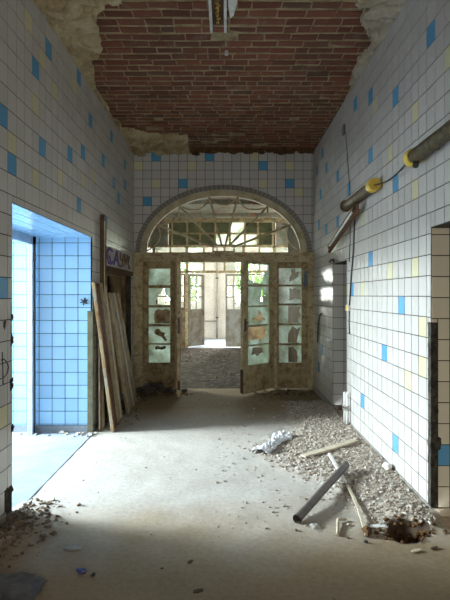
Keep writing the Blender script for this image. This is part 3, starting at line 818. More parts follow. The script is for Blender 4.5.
tag(mb.build('ceiling_back', M['pale_plaster']), 'white ceiling of the furthest room', 'ceiling', kind='structure')
for nm, q, lab in (('window_12', BW, 'wide window of the furthest room with green tree behind'), ('window_13', BL, 'window of the furthest room behind the glazed panel')):
    mb = MB(); x0, x1, z0, z1 = q
    for a in ((x0, x0 + .06, z0, z1), (x1 - .06, x1, z0, z1), ((x0 + x1) / 2 - .03, (x0 + x1) / 2 + .03, z0, z1)): mb.box(a[0], a[1], Y3 + .1, Y3 + .16, a[2], a[3])
    for a in ((z0, z0 + .06), (z1 - .06, z1), (lerp(z0, z1, .62), lerp(z0, z1, .62) + .05)): mb.box(x0, x1, Y3 + .1, Y3 + .16, *a)
    tag(mb.build(nm, M['pipe_white']), lab, 'window', kind='structure')
def X3(px): return (px - XV) * (Y3 - .05) / F
def Z3(py): return H + (HY - py) * (Y3 - .05) / F
g = empty('heating_pipe', (X3(217), Y3 - .05, 0))
mb = MB(); mb.tube([(X3(217), Y3 - .05, 0.0), (X3(217), Y3 - .05, 3.98)], .03, 10); keep(g, mb.build('riser', M['concrete']))
mb = MB(); mb.tube([(X3(205), Y3 - .05, Z3(321)), (X3(217), Y3 - .05, Z3(321))], .025, 10); keep(g, mb.build('branch', M['concrete']))
for z in (.75, 2.2):
    mb = MB(); mb.box(X3(217) - .05, X3(217) + .05, Y3 - .09, Y3 - .008, z, z + .05); keep(g, mb.build('clamp', M['iron']))
tag(g, 'grey heating pipe with a branch on the far bright wall', 'pipe')
# tree outside the far windows
def tree(x, y, h, lab, seed):
    g = empty('tree', (x, y, -.3)); random.seed(seed)
    mb = MB(); mb.tube([(x, y, -.3), (x + .1, y, h * .4), (x + .05, y + .1, h * .75)], [.16, .12, .05], 8); keep(g, mb.build('trunk', M['bark']))
    mb = MB()
    for k in range(900):
        a, b, r = random.uniform(0, 6.28), random.uniform(-1, 1), random.random() ** .4
        s = math.sqrt(1 - b * b)
        c = Vector((x + r * 1.3 * s * math.cos(a), y + r * 1.1 * s * math.sin(a), h * .68 + r * h * .36 * b))
        d = Vector((random.gauss(0, 1), random.gauss(0, 1), random.gauss(0, 1))).normalized(); e = d.orthogonal().normalized(); L = random.uniform(.09, .16)
        mb.poly([c - d * L, c + e * L * .45, c + d * L, c - e * L * .45])
    keep(g, mb.build('foliage', M['leaf']))
    tag(g, lab, 'tree')
tree(1.15, 21.6, 3.4, 'leafy green tree outside the far window right of the pipe', 3)
tree(-1.9, 22.0, 3.0, 'leafy green tree outside the far window behind the grey open door', 4)
mb = MB(); mb.box(-12, 12, Y3 + .3, 34, -.5, -.3)
tag(mb.build('ground', worn('pale_ground', (.45, .44, .38), (.32, .34, .22), 1, rough=.9, bs=0)), 'pale ground outside the far windows', 'ground', kind='structure')
random.seed(11)

# ------------------------------------------------------------------ ceiling
mb = MB()
mb.box(XL - .1, XR + .1, YB, YE + .3, ZC + .026, ZC + .25, 1)
cy, BP = YB, .13
row = 0
while cy < YE:
    x = XL - random.uniform(0, .25)
    while x < XR:
        L = random.choice((.25, .25, .25, .125)) if row % 3 else .25
        x0, x1 = max(x + .006, XL), min(x + L - .006, XR)
        ja, jb = random.uniform(.016, .028), random.uniform(.016, .028)
        y0, y1 = cy + ja, min(cy + BP - jb, YE)
        if x1 - x0 > .02 and y1 > y0:
            dz = random.gauss(0, .002) + (.02 if random.random() < .03 else 0)
            j = lambda: random.uniform(-.005, .005)
            v = [mb.bm.verts.new(p) for p in ((x0 + j(), y0 + j(), ZC + .02 + dz), (x1 + j(), y0 + j(), ZC + .02 + dz), (x1 + j(), y1 + j(), ZC + .02 + dz), (x0 + j(), y1 + j(), ZC + .02 + dz + j()))]
            u = [mb.bm.verts.new((p.co.x, p.co.y, ZC + .05)) for p in v]
            mb.bm.faces.new(v)
            for k in range(4): mb.bm.faces.new((v[k], v[(k + 1) % 4], u[(k + 1) % 4], u[k]))
        x += L
    cy += BP; row += 1
ceil = tag(mb.build('ceiling', [M['brick'], M['brick_mortar']]), 'bare red brick corridor ceiling edged with scraps of plaster', 'ceiling', kind='structure')

def inside_poly(x, y, P):
    c = False
    for (x0, y0), (x1, y1) in zip(P, P[1:] + P[:1]):
        if (y0 > y) != (y1 > y) and x < (x1 - x0) * (y - y0) / (y1 - y0) + x0: c = not c
    return c
def patch(P, res, lab, thick=.05, amp=.03, lumps=0, mat=None):
    xs, ys = [p[0] for p in P], [p[1] for p in P]
    mb = MB(); V = {}
    nx, ny = int((max(xs) - min(xs)) / res) + 2, int((max(ys) - min(ys)) / res) + 2
    def z(x, y):
        n1 = noise.noise((x * 4, y * 4, 1)); n2 = noise.noise((x * 13, y * 13, 4)); n3 = abs(noise.noise((x * 6, y * 6, 8)))
        return ZC - thick + .02 + amp * n1 + amp * .6 * n2 + (amp * 1.3 if n3 < .1 else 0)
    def inn(x, y):
        wx = x + .05 * noise.noise((x * 7, y * 7, 2)); wy = y + .05 * noise.noise((x * 7, y * 7, 9))
        return inside_poly(wx, wy, P)
    def vert(i, j):
        if (i, j) not in V:
            x, y = min(xs) + i * res, min(ys) + j * res
            a = mb.bm.verts.new((max(XL + .002, min(XR - .002, x)), y, min(z(x, y), ZC + .015))); b = mb.bm.verts.new((max(XL, min(XR, x)), y, ZC + .03))
            V[(i, j)] = (a, b)
        return V[(i, j)]
    cells = {(i, j) for i in range(nx) for j in range(ny) if inn(min(xs) + (i + .5) * res, min(ys) + (j + .5) * res)}
    for (i, j) in cells:
        q = [vert(i, j), vert(i + 1, j), vert(i + 1, j + 1), vert(i, j + 1)]
        mb.bm.faces.new([p[0] for p in q]).smooth = False
        for k, nb in enumerate(((i, j - 1), (i + 1, j), (i, j + 1), (i - 1, j))):
            if nb not in cells:
                a, b = q[k], q[(k + 1) % 4]; mb.bm.faces.new((a[0], b[0], b[1], a[1]))
    for k in range(lumps):
        x, y = random.uniform(min(xs), max(xs)), random.uniform(min(ys), max(ys))
        if inn(x, y): mb.lump((x, y, ZC - thick + .01), (random.uniform(.03, .09), random.uniform(.03, .09), .03), k, sub=2)
    o = mb.build('plaster', mat or M['plaster'], ceil); tag(o, lab)
    return o
def cp(L): return [ceil_pt(*p) for p in L]
patch([(XL - .05, 3.6), (-.80, 3.6), (-.86, 4.05)] + cp([(117, 2), (101, 8), (93, 16), (98, 36), (100, 52), (91, 62), (92, 75), (97, 92), (106, 106)]) + [(XL - .05, 6.3)], .028, 'flaking plaster scrap with folds', .05, .028, 3)
patch([(XL - .05, 6.1)] + cp([(104, 103), (112, 118), (121, 127), (130, 129), (150, 134), (175, 136.5), (188, 135), (187, 143)]) + [(-.62, YE), (XL - .05, YE)], .03, 'lumpy plaster scrap along the end wall', .06, .05, 26)
patch([(XR + .05, 3.3), (1.0, 3.3)] + cp([(358, 1), (370, 6), (365, 15), (362, 24), (374, 38), (366, 50), (358, 62), (353, 76)]) + [(XR + .05, 6.4)], .028, 'pale grey plaster scrap', .05, .03, 4, worn('grey_plaster', (.50, .46, .38), (.40, .34, .24), 4, .4, .65, .9, .5, .015, 30))
patch([(-.7, YE), (-.5, 8.25), (.4, 8.3), (1.0, 8.25), (XR, 8.3), (XR, YE)], .03, 'dark plaster crumbs along the end wall', .04, .03, 6, M['brown_dirt'])

# ------------------------------------------------------------------ floor
def rub_mask(x, y):
    """1 inside the heap of rubble along the right wall"""
    n = .22 * noise.noise((x * 2, y * 2, 3)) + .10 * noise.noise((x * 7, y * 7, 5))
    edge = lerp(.95, .30, min(1, max(0, (y - 3.6) / 1.2))) if y < 4.8 else lerp(.30, .75, min(1, max(0, (y - 5.2) / 1.5)))
    m = (x - edge + n) / .35
    m = min(m, (y - 3.42 + n * .6 + (.10 if x > 1.0 else 0)) / .2, (7.6 - y + n) / .5)
    return max(0, min(1, m))
PIT = (1.20, 3.345)
def pit_d(x, y):
    a = R(-18)
    u, v = (x - PIT[0]), (y - PIT[1]); u, v = u * math.cos(a) - v * math.sin(a), u * math.sin(a) + v * math.cos(a)
    return math.sqrt((u / .135) ** 2 + (v / .11) ** 2) + .40 * noise.noise((x * 9, y * 9, 7)) + .12 * noise.noise((x * 31, y * 31, 3))
def pit_mask(x, y): return max(0, min(1, (1.10 - pit_d(x, y)) / .45))
def fz(x, y):
    r = rub_mask(x, y)
    z = r * (.02 + .05 * max(0, min(1, (x - .6) / .8))) + .004 * noise.noise((x * 5, y * 5, 0)) + .010 * r * noise.noise((x * 14, y * 14, 0))
    z += .05 * max(0, 1 - math.hypot((x + 1.45) / .35, (y - 3.4) / .5))
    return z - .10 * pit_mask(x, y) + .012 * (0 < pit_mask(x, y)) * noise.noise((x * 30, y * 30, 2))
mb = MB(); res = .02
nx, ny = int((XR - XL) / res) + 1, int((YE + .1 + 1.5) / res) + 1
grid = [[mb.bm.verts.new((lerp(XL - .02, XR + .02, i / nx), lerp(-1.5, YE + .1, j / ny), 0)) for i in range(nx + 1)] for j in range(ny + 1)]
for r_ in grid:
    for v in r_: v.co.z = fz(v.co.x, v.co.y)
for j in range(ny):
    for i in range(nx):
        mb.bm.faces.new((grid[j][i], grid[j][i + 1], grid[j + 1][i + 1], grid[j + 1][i])).smooth = True
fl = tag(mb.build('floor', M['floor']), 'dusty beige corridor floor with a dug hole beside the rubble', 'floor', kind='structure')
me = fl.data
A1 = me.attributes.new('rub', 'FLOAT', 'POINT'); dirt_shade = me.attributes.new('dirt', 'FLOAT', 'POINT'); A3 = me.attributes.new('dark', 'FLOAT', 'POINT')
for i, v in enumerate(me.vertices):
    x, y = v.co.x, v.co.y
    A1.data[i].value = rub_mask(x, y) * .9
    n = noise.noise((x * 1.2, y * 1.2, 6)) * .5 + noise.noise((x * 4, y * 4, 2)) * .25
    d = max(0, min(1, (3.85 - y) / 1.0 + n * .9 + .10)) * .9  # real brown dirt, widened to paint the light fading towards the viewer
    d = max(d, max(0, min(.95, (y - 6.0) / 1.1 + n * .5)))  # browner past the doorway: the shade there is put into the colour
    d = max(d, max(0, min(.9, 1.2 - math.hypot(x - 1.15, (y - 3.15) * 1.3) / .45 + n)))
    dirt_shade.data[i].value = d
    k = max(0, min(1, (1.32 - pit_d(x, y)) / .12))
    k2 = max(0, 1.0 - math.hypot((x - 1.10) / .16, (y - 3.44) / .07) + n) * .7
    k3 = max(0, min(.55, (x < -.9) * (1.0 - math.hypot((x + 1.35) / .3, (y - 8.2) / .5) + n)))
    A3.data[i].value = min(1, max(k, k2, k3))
mb = MB(); mb.box(XL - .02, XR + .02, YB, -1.49, -.2, 0)
tag(mb.build('floor_rear', M['concrete']), 'grey corridor floor behind the viewer', 'floor', kind='structure')
mb = MB(); mb.box(VX, XL + .03, LD1[0], LD1[1], -.2, .005); mb.box(VX, XL - .3, VY0, LD1[0], -.2, .005)
mb.box(XL - .5, XL - .018, LD2[0], LD2[1], -.2, .002)
tag(mb.build('floor_threshold', M['floor_blue']), 'pale blue grey screed in the entrance recess', 'floor', kind='structure')

mb = MB(); mb.box(XR + .018, XR + th, D1[0], D1[1], -.2, .012); mb.box(XR + .018, XR + th, D2[0], D2[1], -.2, .012)
tag(mb.build('floor_recess', worn('dusty_recess_floor', (.40, .34, .26), (.27, .20, .13), 5, .4, .65, .95, .5, .012, 30)), 'dusty floor inside the right hand recesses', 'floor', kind='structure')
# rear end of the corridor, behind the viewer: a small unseen window opening added for dim fill
mb = MB(); RWB = (-.6, .6, 1.1, 2.6)
for x0, x1, z0, z1 in ((XL - .2, RWB[0], -.2, 4.2), (RWB[1], XR + .2, -.2, 4.2), (RWB[0], RWB[1], -.2, RWB[2]), (RWB[0], RWB[1], RWB[3], 4.2)):
    mb.box(x0, x1, YB - .2, YB, z0, z1)
tag(mb.build('wall_rear', M['old_plaster']), 'plaster wall closing the corridor behind the viewer', 'wall', kind='structure')

# ------------------------------------------------------------------ rubble
def in_room(x, y, m=.02):
    return XL + m < x < XR - .012 - m and y > -1 and not (D1[0] < y < D1[1] and x > XR)
mb = MB(); k = 0
random.seed(21)
while k < 8500:
    x, y = random.uniform(-.1, XR - .03), random.uniform(3.3, 7.7)
    m = rub_mask(x, y); p = m * (.25 + .75 * max(0, min(1, (x - .3) / .8))) + .02
    if random.random() > p or pit_mask(x, y) > .1: continue
    s = random.choice((.003, .004, .005, .006, .008, .010, .013))
    mb.chip((x, y, fz(x, y) + s * .35), (s * random.uniform(.8, 1.4), s, s * random.uniform(.4, .8))); k += 1
rub = tag(mb.build('rubble', M['rubble']), 'fine plaster and tile rubble strewn along the white tiled wall', 'rubble', kind='stuff')
mb = MB(); k = 0
while k < 1100:
    t = random.random()
    if t < .35:      # beside the broken pier on the left
        x, y = XL + abs(random.gauss(0, .16)) + .02, random.gauss(3.42, .25)
        if y > 3.95: continue
    elif t < .60:    # foot of the left sidelight
        x, y = random.gauss(-1.15, .25), random.gauss(8.2, .16)
    elif t < .75:
        x, y = random.gauss(1.0, .3), random.gauss(8.1, .25)
    elif t < .86:      # under the boards
        x, y = random.gauss(-1.3, .1), random.uniform(6.0, 8.0)
    else:
        x, y = random.uniform(XL, XR), random.uniform(1.9, 8.3)
    if not in_room(x, y, .045) or y > 8.4 or pit_mask(x, y) > 0: continue
    s = random.choice((.006, .009, .012, .016, .022)) * (.27 if t >= .86 else .75) * (1.25 if .35 <= t < .6 else 1)
    z = fz(x, y) + s * .4 + (abs(random.gauss(0, .05)) * max(0, 1 - abs(x + 1.15) / .4) if .35 <= t < .60 else 0)
    mb.chip((x, y, z), (s * random.uniform(.8, 1.8), s, s * random.uniform(.3, .7))); k += 1
tag(mb.build('debris', M['debris']), 'dark crumbs and splinters scattered over the corridor floor', 'debris', kind='stuff')
mb = MB()
for k in range(800):
    x, y = random.uniform(-2.6, 1.5), random.uniform(9.0, 15.0)
    if random.random() > .35 + .65 * (12 < y < 14.8): continue
    s = random.uniform(.006, .022)
    mb.chip((x, y, s * .3), (s * 1.4, s, s * .45))
tag(mb.build('hall_debris', M['debris']), 'dark litter strewn over the hall floor beyond the doors', 'debris', kind='stuff')
# heap at the foot of the left sidelight
mb = MB()
for k in range(40):
    u = random.gauss(0, .2)
    mb.lump((ex(157) + u, 8.28 + random.gauss(0, .06), max(.02, .13 - abs(u) * .4) * random.random() + .015), (random.uniform(.03, .09), .05, random.uniform(.02, .05)), k)
tag(mb.build('debris_heap', M['slate']), 'heap of dark sodden rubbish at the foot of the peeling sidelight', 'heap', kind='stuff')

mb = MB(); random.seed(31); k = 0
while k < 230:
    x, y = random.gauss(PIT[0] - .02, .10), random.gauss(PIT[1] + .02, .07)
    if pit_mask(x, y) < .15 and random.random() < .75: continue
    s = random.uniform(.006, .024)
    mb.lump((x, y, fz(x, y) + s * .3), (s, s * .8, s * .6), k); k += 1
tag(mb.build('soil', M['brown_dirt']), 'dark brown crumbly soil in and around the dug hole', 'soil', kind='stuff')
# larger stones, each its own object
random.seed(5)
stone_protos = []
for k in range(6):
    mb = MB(); mb.lump((0, 0, 0), (1, random.uniform(.6, .9), random.uniform(.4, .65)), k + 1, sub=2 if k < 2 else 1)
    me_ = mb.build('stone', M['rubble']); stone_protos.append(me_)
spots = []
while len(spots) < 96:
    x, y = random.uniform(.3, XR - .06), random.uniform(3.5, 6.9)
    if rub_mask(x, y) < .6 or pit_mask(x, y) > 0 or (D2[0] - .1 < y < D2[1] and x > XR - .1): continue
    if any(math.hypot(x - a, y - b) < .075 for a, b, _ in spots): continue
    spots.append((x, y, random.choice((.012, .014, .017, .021, .027))))
for k, (x, y, s) in enumerate(spots):
    o = stone_protos[k] if k < 6 else stone_protos[k % 6].copy()
    if k >= 6: C.objects.link(o)
    o.location = (x, y, fz(x, y) + s * .3); o.scale = (s, s, s); o.rotation_euler = (0, 0, random.uniform(0, 6.3))
    tag(o, 'pale broken lump of plaster in the rubble along the white tiled wall', 'stone', 'plaster lumps in the rubble')
# row of chips along the blue wall
for k in range(26):
    o = stone_protos[k % 6].copy(); C.objects.link(o)
    s = random.uniform(.014, .032); x = random.uniform(-2.7, -1.42); y = random.uniform(5.58, 5.78)
    if abs(x - FX) < .07: x -= .12
    if x > XL: y = random.uniform(5.62, 5.76)
    o.location = (x, y, .002 + s * .45); o.scale = (s, s, s); o.rotation_euler = (0, 0, random.uniform(0, 6.3))
    tag(o, 'small white chip lying along the foot of the sky blue tiles', 'stone', 'chips under the blue tiled wall')
def single_stone(px, py, s, lab, mat, name='stone', flat=.5, dz=None):
    p = floor_pt(px, py); mb = MB()
    random.seed(int(px * 7 + py)); mb.lump((0, 0, 0), (s, s * .75, s * flat), px, sub=2)
    o = mb.build(name, mat); o.location = (p.x, p.y, (fz(p.x, p.y) if dz is None else dz) + s * flat * .6); tag(o, lab, 'stone' if name == 'stone' else name.split('_')[-1])
    return o
single_stone(404, 520.5, .042, 'pale stone perched on the rim of the dug hole', M['pale_plaster'], flat=.7, dz=.02)
single_stone(387, 477, .05, 'white lump of rubble close to the tiled wall base', M['pale_plaster'], flat=.7)
single_stone(315, 527, .045, 'flat grey stone under the dark iron pipe', M['concrete'], flat=.3)

# ------------------------------------------------------------------ things lying about
def lying_pipe():
    a, b = floor_pt(297, 524), floor_pt(346, 478)
    r = .030
    a.z = fz(a.x, a.y) + r + .004; b.z = fz(b.x, b.y) + r + .035
    g = empty('iron_pipe', (a.x, a.y, a.z - r))
    d = (b - a).normalized()
    mb = MB(); mb.tube([a, a.lerp(b, .5), b], r, 18, caps=False); mb.tube([a + d * .001, b - d * .001], r * .78, 18, caps=False)
    n = 18
    keep(g, mb.build('pipe_wall', M['iron'], smooth=True))
    for q in (a + d * .02, b - d * .024):
        mb = MB(); mb.tube([q, q + d * .004], r * .77, 18); keep(g, tag(mb.build('bore_shade', M['black']), 'flat black disc for bore'))  # black disc inset at each end paints the shade inside the pipe
    for q in (a - d * .001, b - d * .03):
        mb = MB(); mb.tube([q, q + d * .031], r * 1.06, 18, caps=False); keep(g, mb.build('collar', M['iron'], smooth=True))
    tag(g, 'dark iron pipe lying across the rubble', 'pipe')
lying_pipe()
def stick(name, pa, pb, w, h, mat, lab, cat, lift=.01, lb=None, bend=0):
    a, b = floor_pt(*pa), floor_pt(*pb)
    a.z = fz(a.x, a.y) + h / 2 + lift; b.z = fz(b.x, b.y) + h / 2 + (lift if lb is None else lb)
    mb = MB(); n = 8 if bend else 1
    prev = a
    for k in range(1, n + 1):
        p = a.lerp(b, k / n) + Vector((bend, 0, 0)) * math.sin(math.pi * k / n) * (1 if bend else 0)
        mb.bar(prev, p + (p - prev) * .02, w, h); prev = p
    o = mb.build(name, mat, bevel=.002); return tag(o, lab, cat)
stick('batten', (329, 462), (345, 490), .024, .016, M['pipe_white'], 'white batten poking up behind the dark iron pipe', 'stick', .03)
stick('batten', (347.5, 492), (366, 538), .022, .014, M['pale_wood'], 'long pale stick running from the iron pipe to the dirt clod', 'stick', .012, bend=.015)
stick('plank', (303, 461.5), (355, 449.5), .075, .02, M['pale_wood'], 'dusty flat plank on the rubble behind the iron pipe', 'plank', .015, bend=.01)
# bent bracket of pale wire moulding
a, b, c = floor_pt(337.5, 537), floor_pt(338, 522), floor_pt(346, 521)
mb = MB(); mb.tube([(a.x, a.y, fz(a.x, a.y) + .012), (b.x, b.y, fz(b.x, b.y) + .02), (c.x, c.y, fz(c.x, c.y) + .014)], .010, 8)
tag(mb.build('bent_strip', M['pale_wood']), 'pale bent strip on the floor in front of the iron pipe', 'strip')
p = floor_pt(367, 535); random.seed(3)
mb = MB(); mb.lump((p.x, p.y, .025), (.045, .035, .03), 5, sub=2); tag(mb.build('dirt_clod', M['brown_dirt']), 'brown clod of dirt at the end of the pale stick', 'clod')
p = floor_pt(366, 543); mb = MB(); mb.lump((p.x, p.y, .01), (.014, .012, .010), 8, sub=2); tag(mb.build('bottle_cap', M['black']), 'tiny black cap in front of the brown clod', 'cap')
p = floor_pt(378, 528); mb = MB()
extrude_poly(mb, [(-.07, -.01), (-.02, -.022), (.06, -.014), (.075, .008), (.01, .02), (-.05, .014)], None, lambda u, v, d: Vector((p.x + u, p.y + v, fz(p.x, p.y) + .001 + d)), .008)
tag(mb.build('tile_shard', M['pipe_white']), 'white flat shard beside the dug hole', 'shard')
for k, (px, py) in enumerate(((410, 553), (432, 548), (398, 562))):
    pass
def shard(px, py, w, l, mat, lab, rot=0, name='tile_shard', cat='shard'):
    p = floor_pt(px, py); P = [(-1, -.5), (-.2, -1), (.9, -.7), (1, .2), (.2, 1), (-.8, .6)]
    mb = MB(); ca, sa = math.cos(rot), math.sin(rot); z = fz(p.x, p.y)
    extrude_poly(mb, P, None, lambda u, v, d: Vector((p.x + u * w * ca - v * l * sa, p.y + u * w * sa + v * l * ca, z + .003 + d + .01 * abs(u) * .2)), .007)
    return tag(mb.build(name, mat), lab, cat)
shard(73, 549, .055, .03, M['concrete'], 'grey flat shard on the brown dirt in front of the entrance recess')
shard(416, 552, .035, .016, M['pale_wood'], 'small yellowish wood scrap in front of the dug hole', .4, 'wood_scrap', 'scrap')
shard(152, 392, .12, .05, M['pale_wood'], 'pale flat scrap on the floor before the dark heap', .1, 'wood_scrap', 'scrap')
shard(434, 549, .03, .012, M['dark_wood'], 'dark brown splinter close to the cream tiled jamb', .5, 'wood_scrap', 'scrap')
p = floor_pt(81.5, 572.5); mb = MB(); random.seed(9); mb.lump((p.x, p.y, .012), (.032, .02, .012), 2, sub=2)
tag(mb.build('plastic_scrap', M['blue_bit'], smooth=True), 'small dark blue plastic scrap on the near floor', 'scrap')
p = floor_pt(93, 576); mb = MB(); mb.lump((p.x, p.y, .008), (.016, .010, .008), 4, sub=2)
tag(mb.build('plastic_scrap', M['black']), 'tiny black scrap beside the dark blue plastic', 'scrap')
shard(198, 592, .03, .015, M['dark_wood'], 'dark speck of bark on the bare middle of the near floor', .4, 'wood_scrap', 'scrap')
shard(190, 563, .02, .012, M['dark_wood'], 'thin dark twig bit on the bright edge of the near floor', .9, 'wood_scrap', 'scrap')
p = floor_pt(203, 394); mb = MB(); mb.lump((p.x, p.y, .02), (.028, .02, .016), 4, sub=2)
tag(mb.build('paper_scrap', M['pale_plaster']), 'tiny white scrap in the middle of the end doorway', 'scrap')
# dark sheet in the corner nearest the viewer
mb = MB(); c = floor_pt(8, 592); V = {}
for i in range(19):
    for j in range(15):
        u, v = i / 18 - .5, j / 14 - .5
        x, y = c.x + u * .36 + .02 * noise.noise((v * 6, 1, 1)), c.y + v * .28 + .03 * noise.noise((u * 5, 2, 1))
        V[i, j] = mb.bm.verts.new((x, y, .012 + .022 * abs(noise.noise((u * 7, v * 7, 3)))))
for i in range(18):
    for j in range(14):
        if (i - 9) ** 2 / 81 + (j - 7) ** 2 / 49 < 1.15 + .5 * noise.noise((i * .4, j * .4, 0)):
            mb.bm.faces.new((V[i, j], V[i + 1, j], V[i + 1, j + 1], V[i, j + 1])).smooth = True
for v in [v for v in mb.bm.verts if not v.link_faces]: mb.bm.verts.remove(v)
o = mb.build('dark_sheet', M['slate']); s = o.modifiers.new('thick', 'SOLIDIFY'); s.thickness = .004
tag(o, 'crumpled dark grey sheet on the near floor below the broken pier', 'sheet')
# crumpled white plastic film
mb = MB(); a, b = floor_pt(259, 455), floor_pt(283, 438); V = {}
nu, nv = 54, 26; d = (b - a); s = Vector((-d.y, d.x, 0)).normalized()
for i in range(nu + 1):
    for j in range(nv + 1):
        u, v = i / nu, j / nv - .5
        wd = .20 * (.55 + .75 * abs(u - .5) + .3 * noise.noise((u * 4, 0, 2)))
        q = a + d * u + s * (v * wd + .03 * math.sin(u * 3.1) * -1 + .04 * noise.noise((u * 6, v * 3, 1)))
        h = .025 + .07 * (1 - (2 * v) ** 2) * (.35 + abs(noise.noise((u * 5, v * 4, 5)))) * (.45 + 1.1 * abs(u - .5)) + .03 * noise.noise((u * 16, v * 9, 5))
        V[i, j] = mb.bm.verts.new((q.x, q.y, fz(q.x, q.y) + max(.006, h if abs(v) < .49 else .008)))
for i in range(nu):
    for j in range(nv): mb.bm.faces.new((V[i, j], V[i + 1, j], V[i + 1, j + 1], V[i, j + 1])).smooth = True
o = mb.build('plastic_film', M['plastic']); s = o.modifiers.new('thick', 'SOLIDIFY'); s.thickness = .003
tag(o, 'crumpled white plastic film on the rubble edge', 'plastic film')

# stub pipes at the foot of the wall corner
for px, lab, hh in ((347.3, 'short white stub pipe standing free at the recess corner', .36), (353, 'short white stub pipe standing close against the tiles', .38)):
    y = 6.02 if px < 350 else 5.9
    x = min((px - XV) * y / F, XR - .045)
    g = empty('stub_pipe', (x, y, fz(x, y)))
    z0 = fz(x, y) - .03
    mb = MB(); mb.tube([(x, y, z0), (x + .004, y, z0 + hh * .55), (x, y, z0 + hh), (x + (.02 if px > 350 else 0), y, z0 + hh + .03)], .019, 10); keep(g, mb.build('pipe', M['pipe_white']))
    mb = MB(); mb.tube([(x, y, z0 + hh * .50), (x, y, z0 + hh * .66)], .027, 10); keep(g, mb.build('coupling', M['concrete']))
    mb = MB(); mb.tube([(x - .01, y, z0 + hh * .60), (x - .03, y - .035, z0 + hh * .60)], .010, 8); keep(g, mb.build('valve', M['iron']))
    tag(g, lab, 'pipe')

# ------------------------------------------------------------------ boards leaning on the left wall
def leaning(name, b0, b1, t0, t1, mat, lab, thick, strip=None, cat='board'):
    b0, b1, t0, t1 = map(Vector, (b0, b1, t0, t1))
    nrm = (b1 - b0).cross(t0 - b0).normalized()
    if nrm.x < 0: nrm = -nrm
    g = empty(name, tuple(b0))
    def slab(u0, u1, v0, v1, d0, d1):
        mb = MB(); n = 10
        L = []
        for k in range(n + 1):
            v = lerp(v0, v1, k / n); w = .006 * noise.noise((v * 5, u0 * 3, 2))
            pa = b0.lerp(t0, v).lerp(b1.lerp(t1, v), u0 + w); pb = b0.lerp(t0, v).lerp(b1.lerp(t1, v), u1 + w * .5)
            L.append([mb.bm.verts.new(pa + nrm * d0), mb.bm.verts.new(pb + nrm * d0), mb.bm.verts.new(pb + nrm * d1), mb.bm.verts.new(pa + nrm * d1)])
        for p, q in zip(L, L[1:]):
            for k in range(4): mb.bm.faces.new((p[k], p[(k + 1) % 4], q[(k + 1) % 4], q[k]))
        mb.bm.faces.new(L[0]); mb.bm.faces.new(L[-1])
        return mb
    keep(g, slab(0, 1, 0, 1, -thick, 0).build('panel', mat, bevel=.004))
    for (u0, u1, v0, v1, m, nm, lb) in strip or ():
        o = slab(u0, u1, v0, v1, 0.0005, .012).build(nm, m, bevel=.002)
        if lb: tag(o, lb)
        keep(g, o)
    return tag(g, lab, cat)
leaning('leaning_board', (-1.30, 5.80, .015), (-1.36, 6.52, .015), (-1.52, 5.78, 1.74), (-1.52, 6.27, 1.74), M['board'],
        'tall rust streaked board leaning nearest the blue doorway', .035,
        ((.0, .34, .01, .99, M['rust'], 'rust_strip', 'rusty edge strip'), (.42, .55, .02, .97, M['board_grey'], 'batten', None), (.86, 1.0, .0, 1.0, M['pale_wood'], 'edge_batten', 'pale edge batten')))
leaning('leaning_board', (-1.30, 6.66, .015), (-1.35, 7.55, .015), (-1.515, 6.42, 1.62), (-1.515, 7.02, 1.62), M['board_grey'],
        'grey weathered board leaning behind the rust streaked one', .03,
        ((.0, .10, .0, 1.0, M['board'], 'edge_batten', None), (.50, .58, .0, 1.0, M['pale_wood'], 'batten', None), (.9, 1.0, .0, 1.0, M['board'], 'edge_batten', None)))
leaning('leaning_plank', (-1.475, 5.86, .012), (-1.45, 6.00, .012), (-1.505, 5.95, 1.02), (-1.505, 6.09, 1.02), M['pale_wood'],
        'short curved plank standing behind the rust streaked board', .02, ((.0, .14, .0, 1.0, M['dark_wood'], 'edge_strip', None),), 'plank')

# ------------------------------------------------------------------ lamps on the right wall
def tube_lamp(ya, yb, z, caps, lab, x=1.385, r=.052):
    g = empty('tube_lamp', (XR, (ya + yb) / 2, z))
    mb = MB(); mb.tube([(x, lerp(ya, yb, k / 24), z + .01 * math.sin(k)) if 0 else (x, lerp(ya, yb, k / 24), z) for k in range(25)], [r * (1 + .03 * noise.noise((k, 1, ya))) for k in range(25)], 20)
    keep(g, mb.build('tube_cover', M['lamp_tube'], smooth=True))
    for (y0, y1) in caps:
        mb = MB(); mb.tube([(x, y0, z), (x, lerp(y0, y1, .15), z), (x, lerp(y0, y1, .85), z), (x, y1, z)], [r * 1.12, r * 1.22, r * 1.22, r * 1.12], 20)
        keep(g, tag(mb.build('end_cap', M['yellow']), 'yellow end cap'))
    for y in (lerp(ya, yb, .25), lerp(ya, yb, .75)):
        mb = MB(); mb.box(x - .01, XR, y - .02, y + .02, z - .02, z + .02); keep(g, mb.build('wall_bracket', M['rust']))
    return tag(g, lab, 'lamp')
lamp1 = tube_lamp(2.55, 3.74, 2.61, ((3.69, 3.78),), 'grimy tube lamp with a yellow cap above the cream tiled jamb')
lamp2 = tube_lamp(4.74, 5.80, 2.625, ((4.68, 4.80),), 'grimy tube lamp with yellow cap and the rusty tray dangling under it')
mb = MB(); mb.tube([(1.385, 5.80, 2.625), (1.385, 5.86, 2.625)], .066, 18); keep(lamp2, tag(mb.build('end_cap', M['rust']), 'bare dark end cap'))
mb = MB(); mb.tube([(1.385, 3.66, 2.57), (1.38, 3.66, 2.54), (1.375, 3.65, 2.53)], .022, 10); 
keep(lamp1, tag(mb.build('cable_gland', M['black']), 'black cable gland'))
mb = MB(); mb.tube([(1.385, lerp(3.78, 4.68, k / 12), 2.615 - .045 * math.sin(math.pi * k / 12) ** 1) for k in range(13)], .007, 8)
tag(mb.build('lamp_cable', M['black']), 'black cable sagging between the two tube lamps', 'cable')
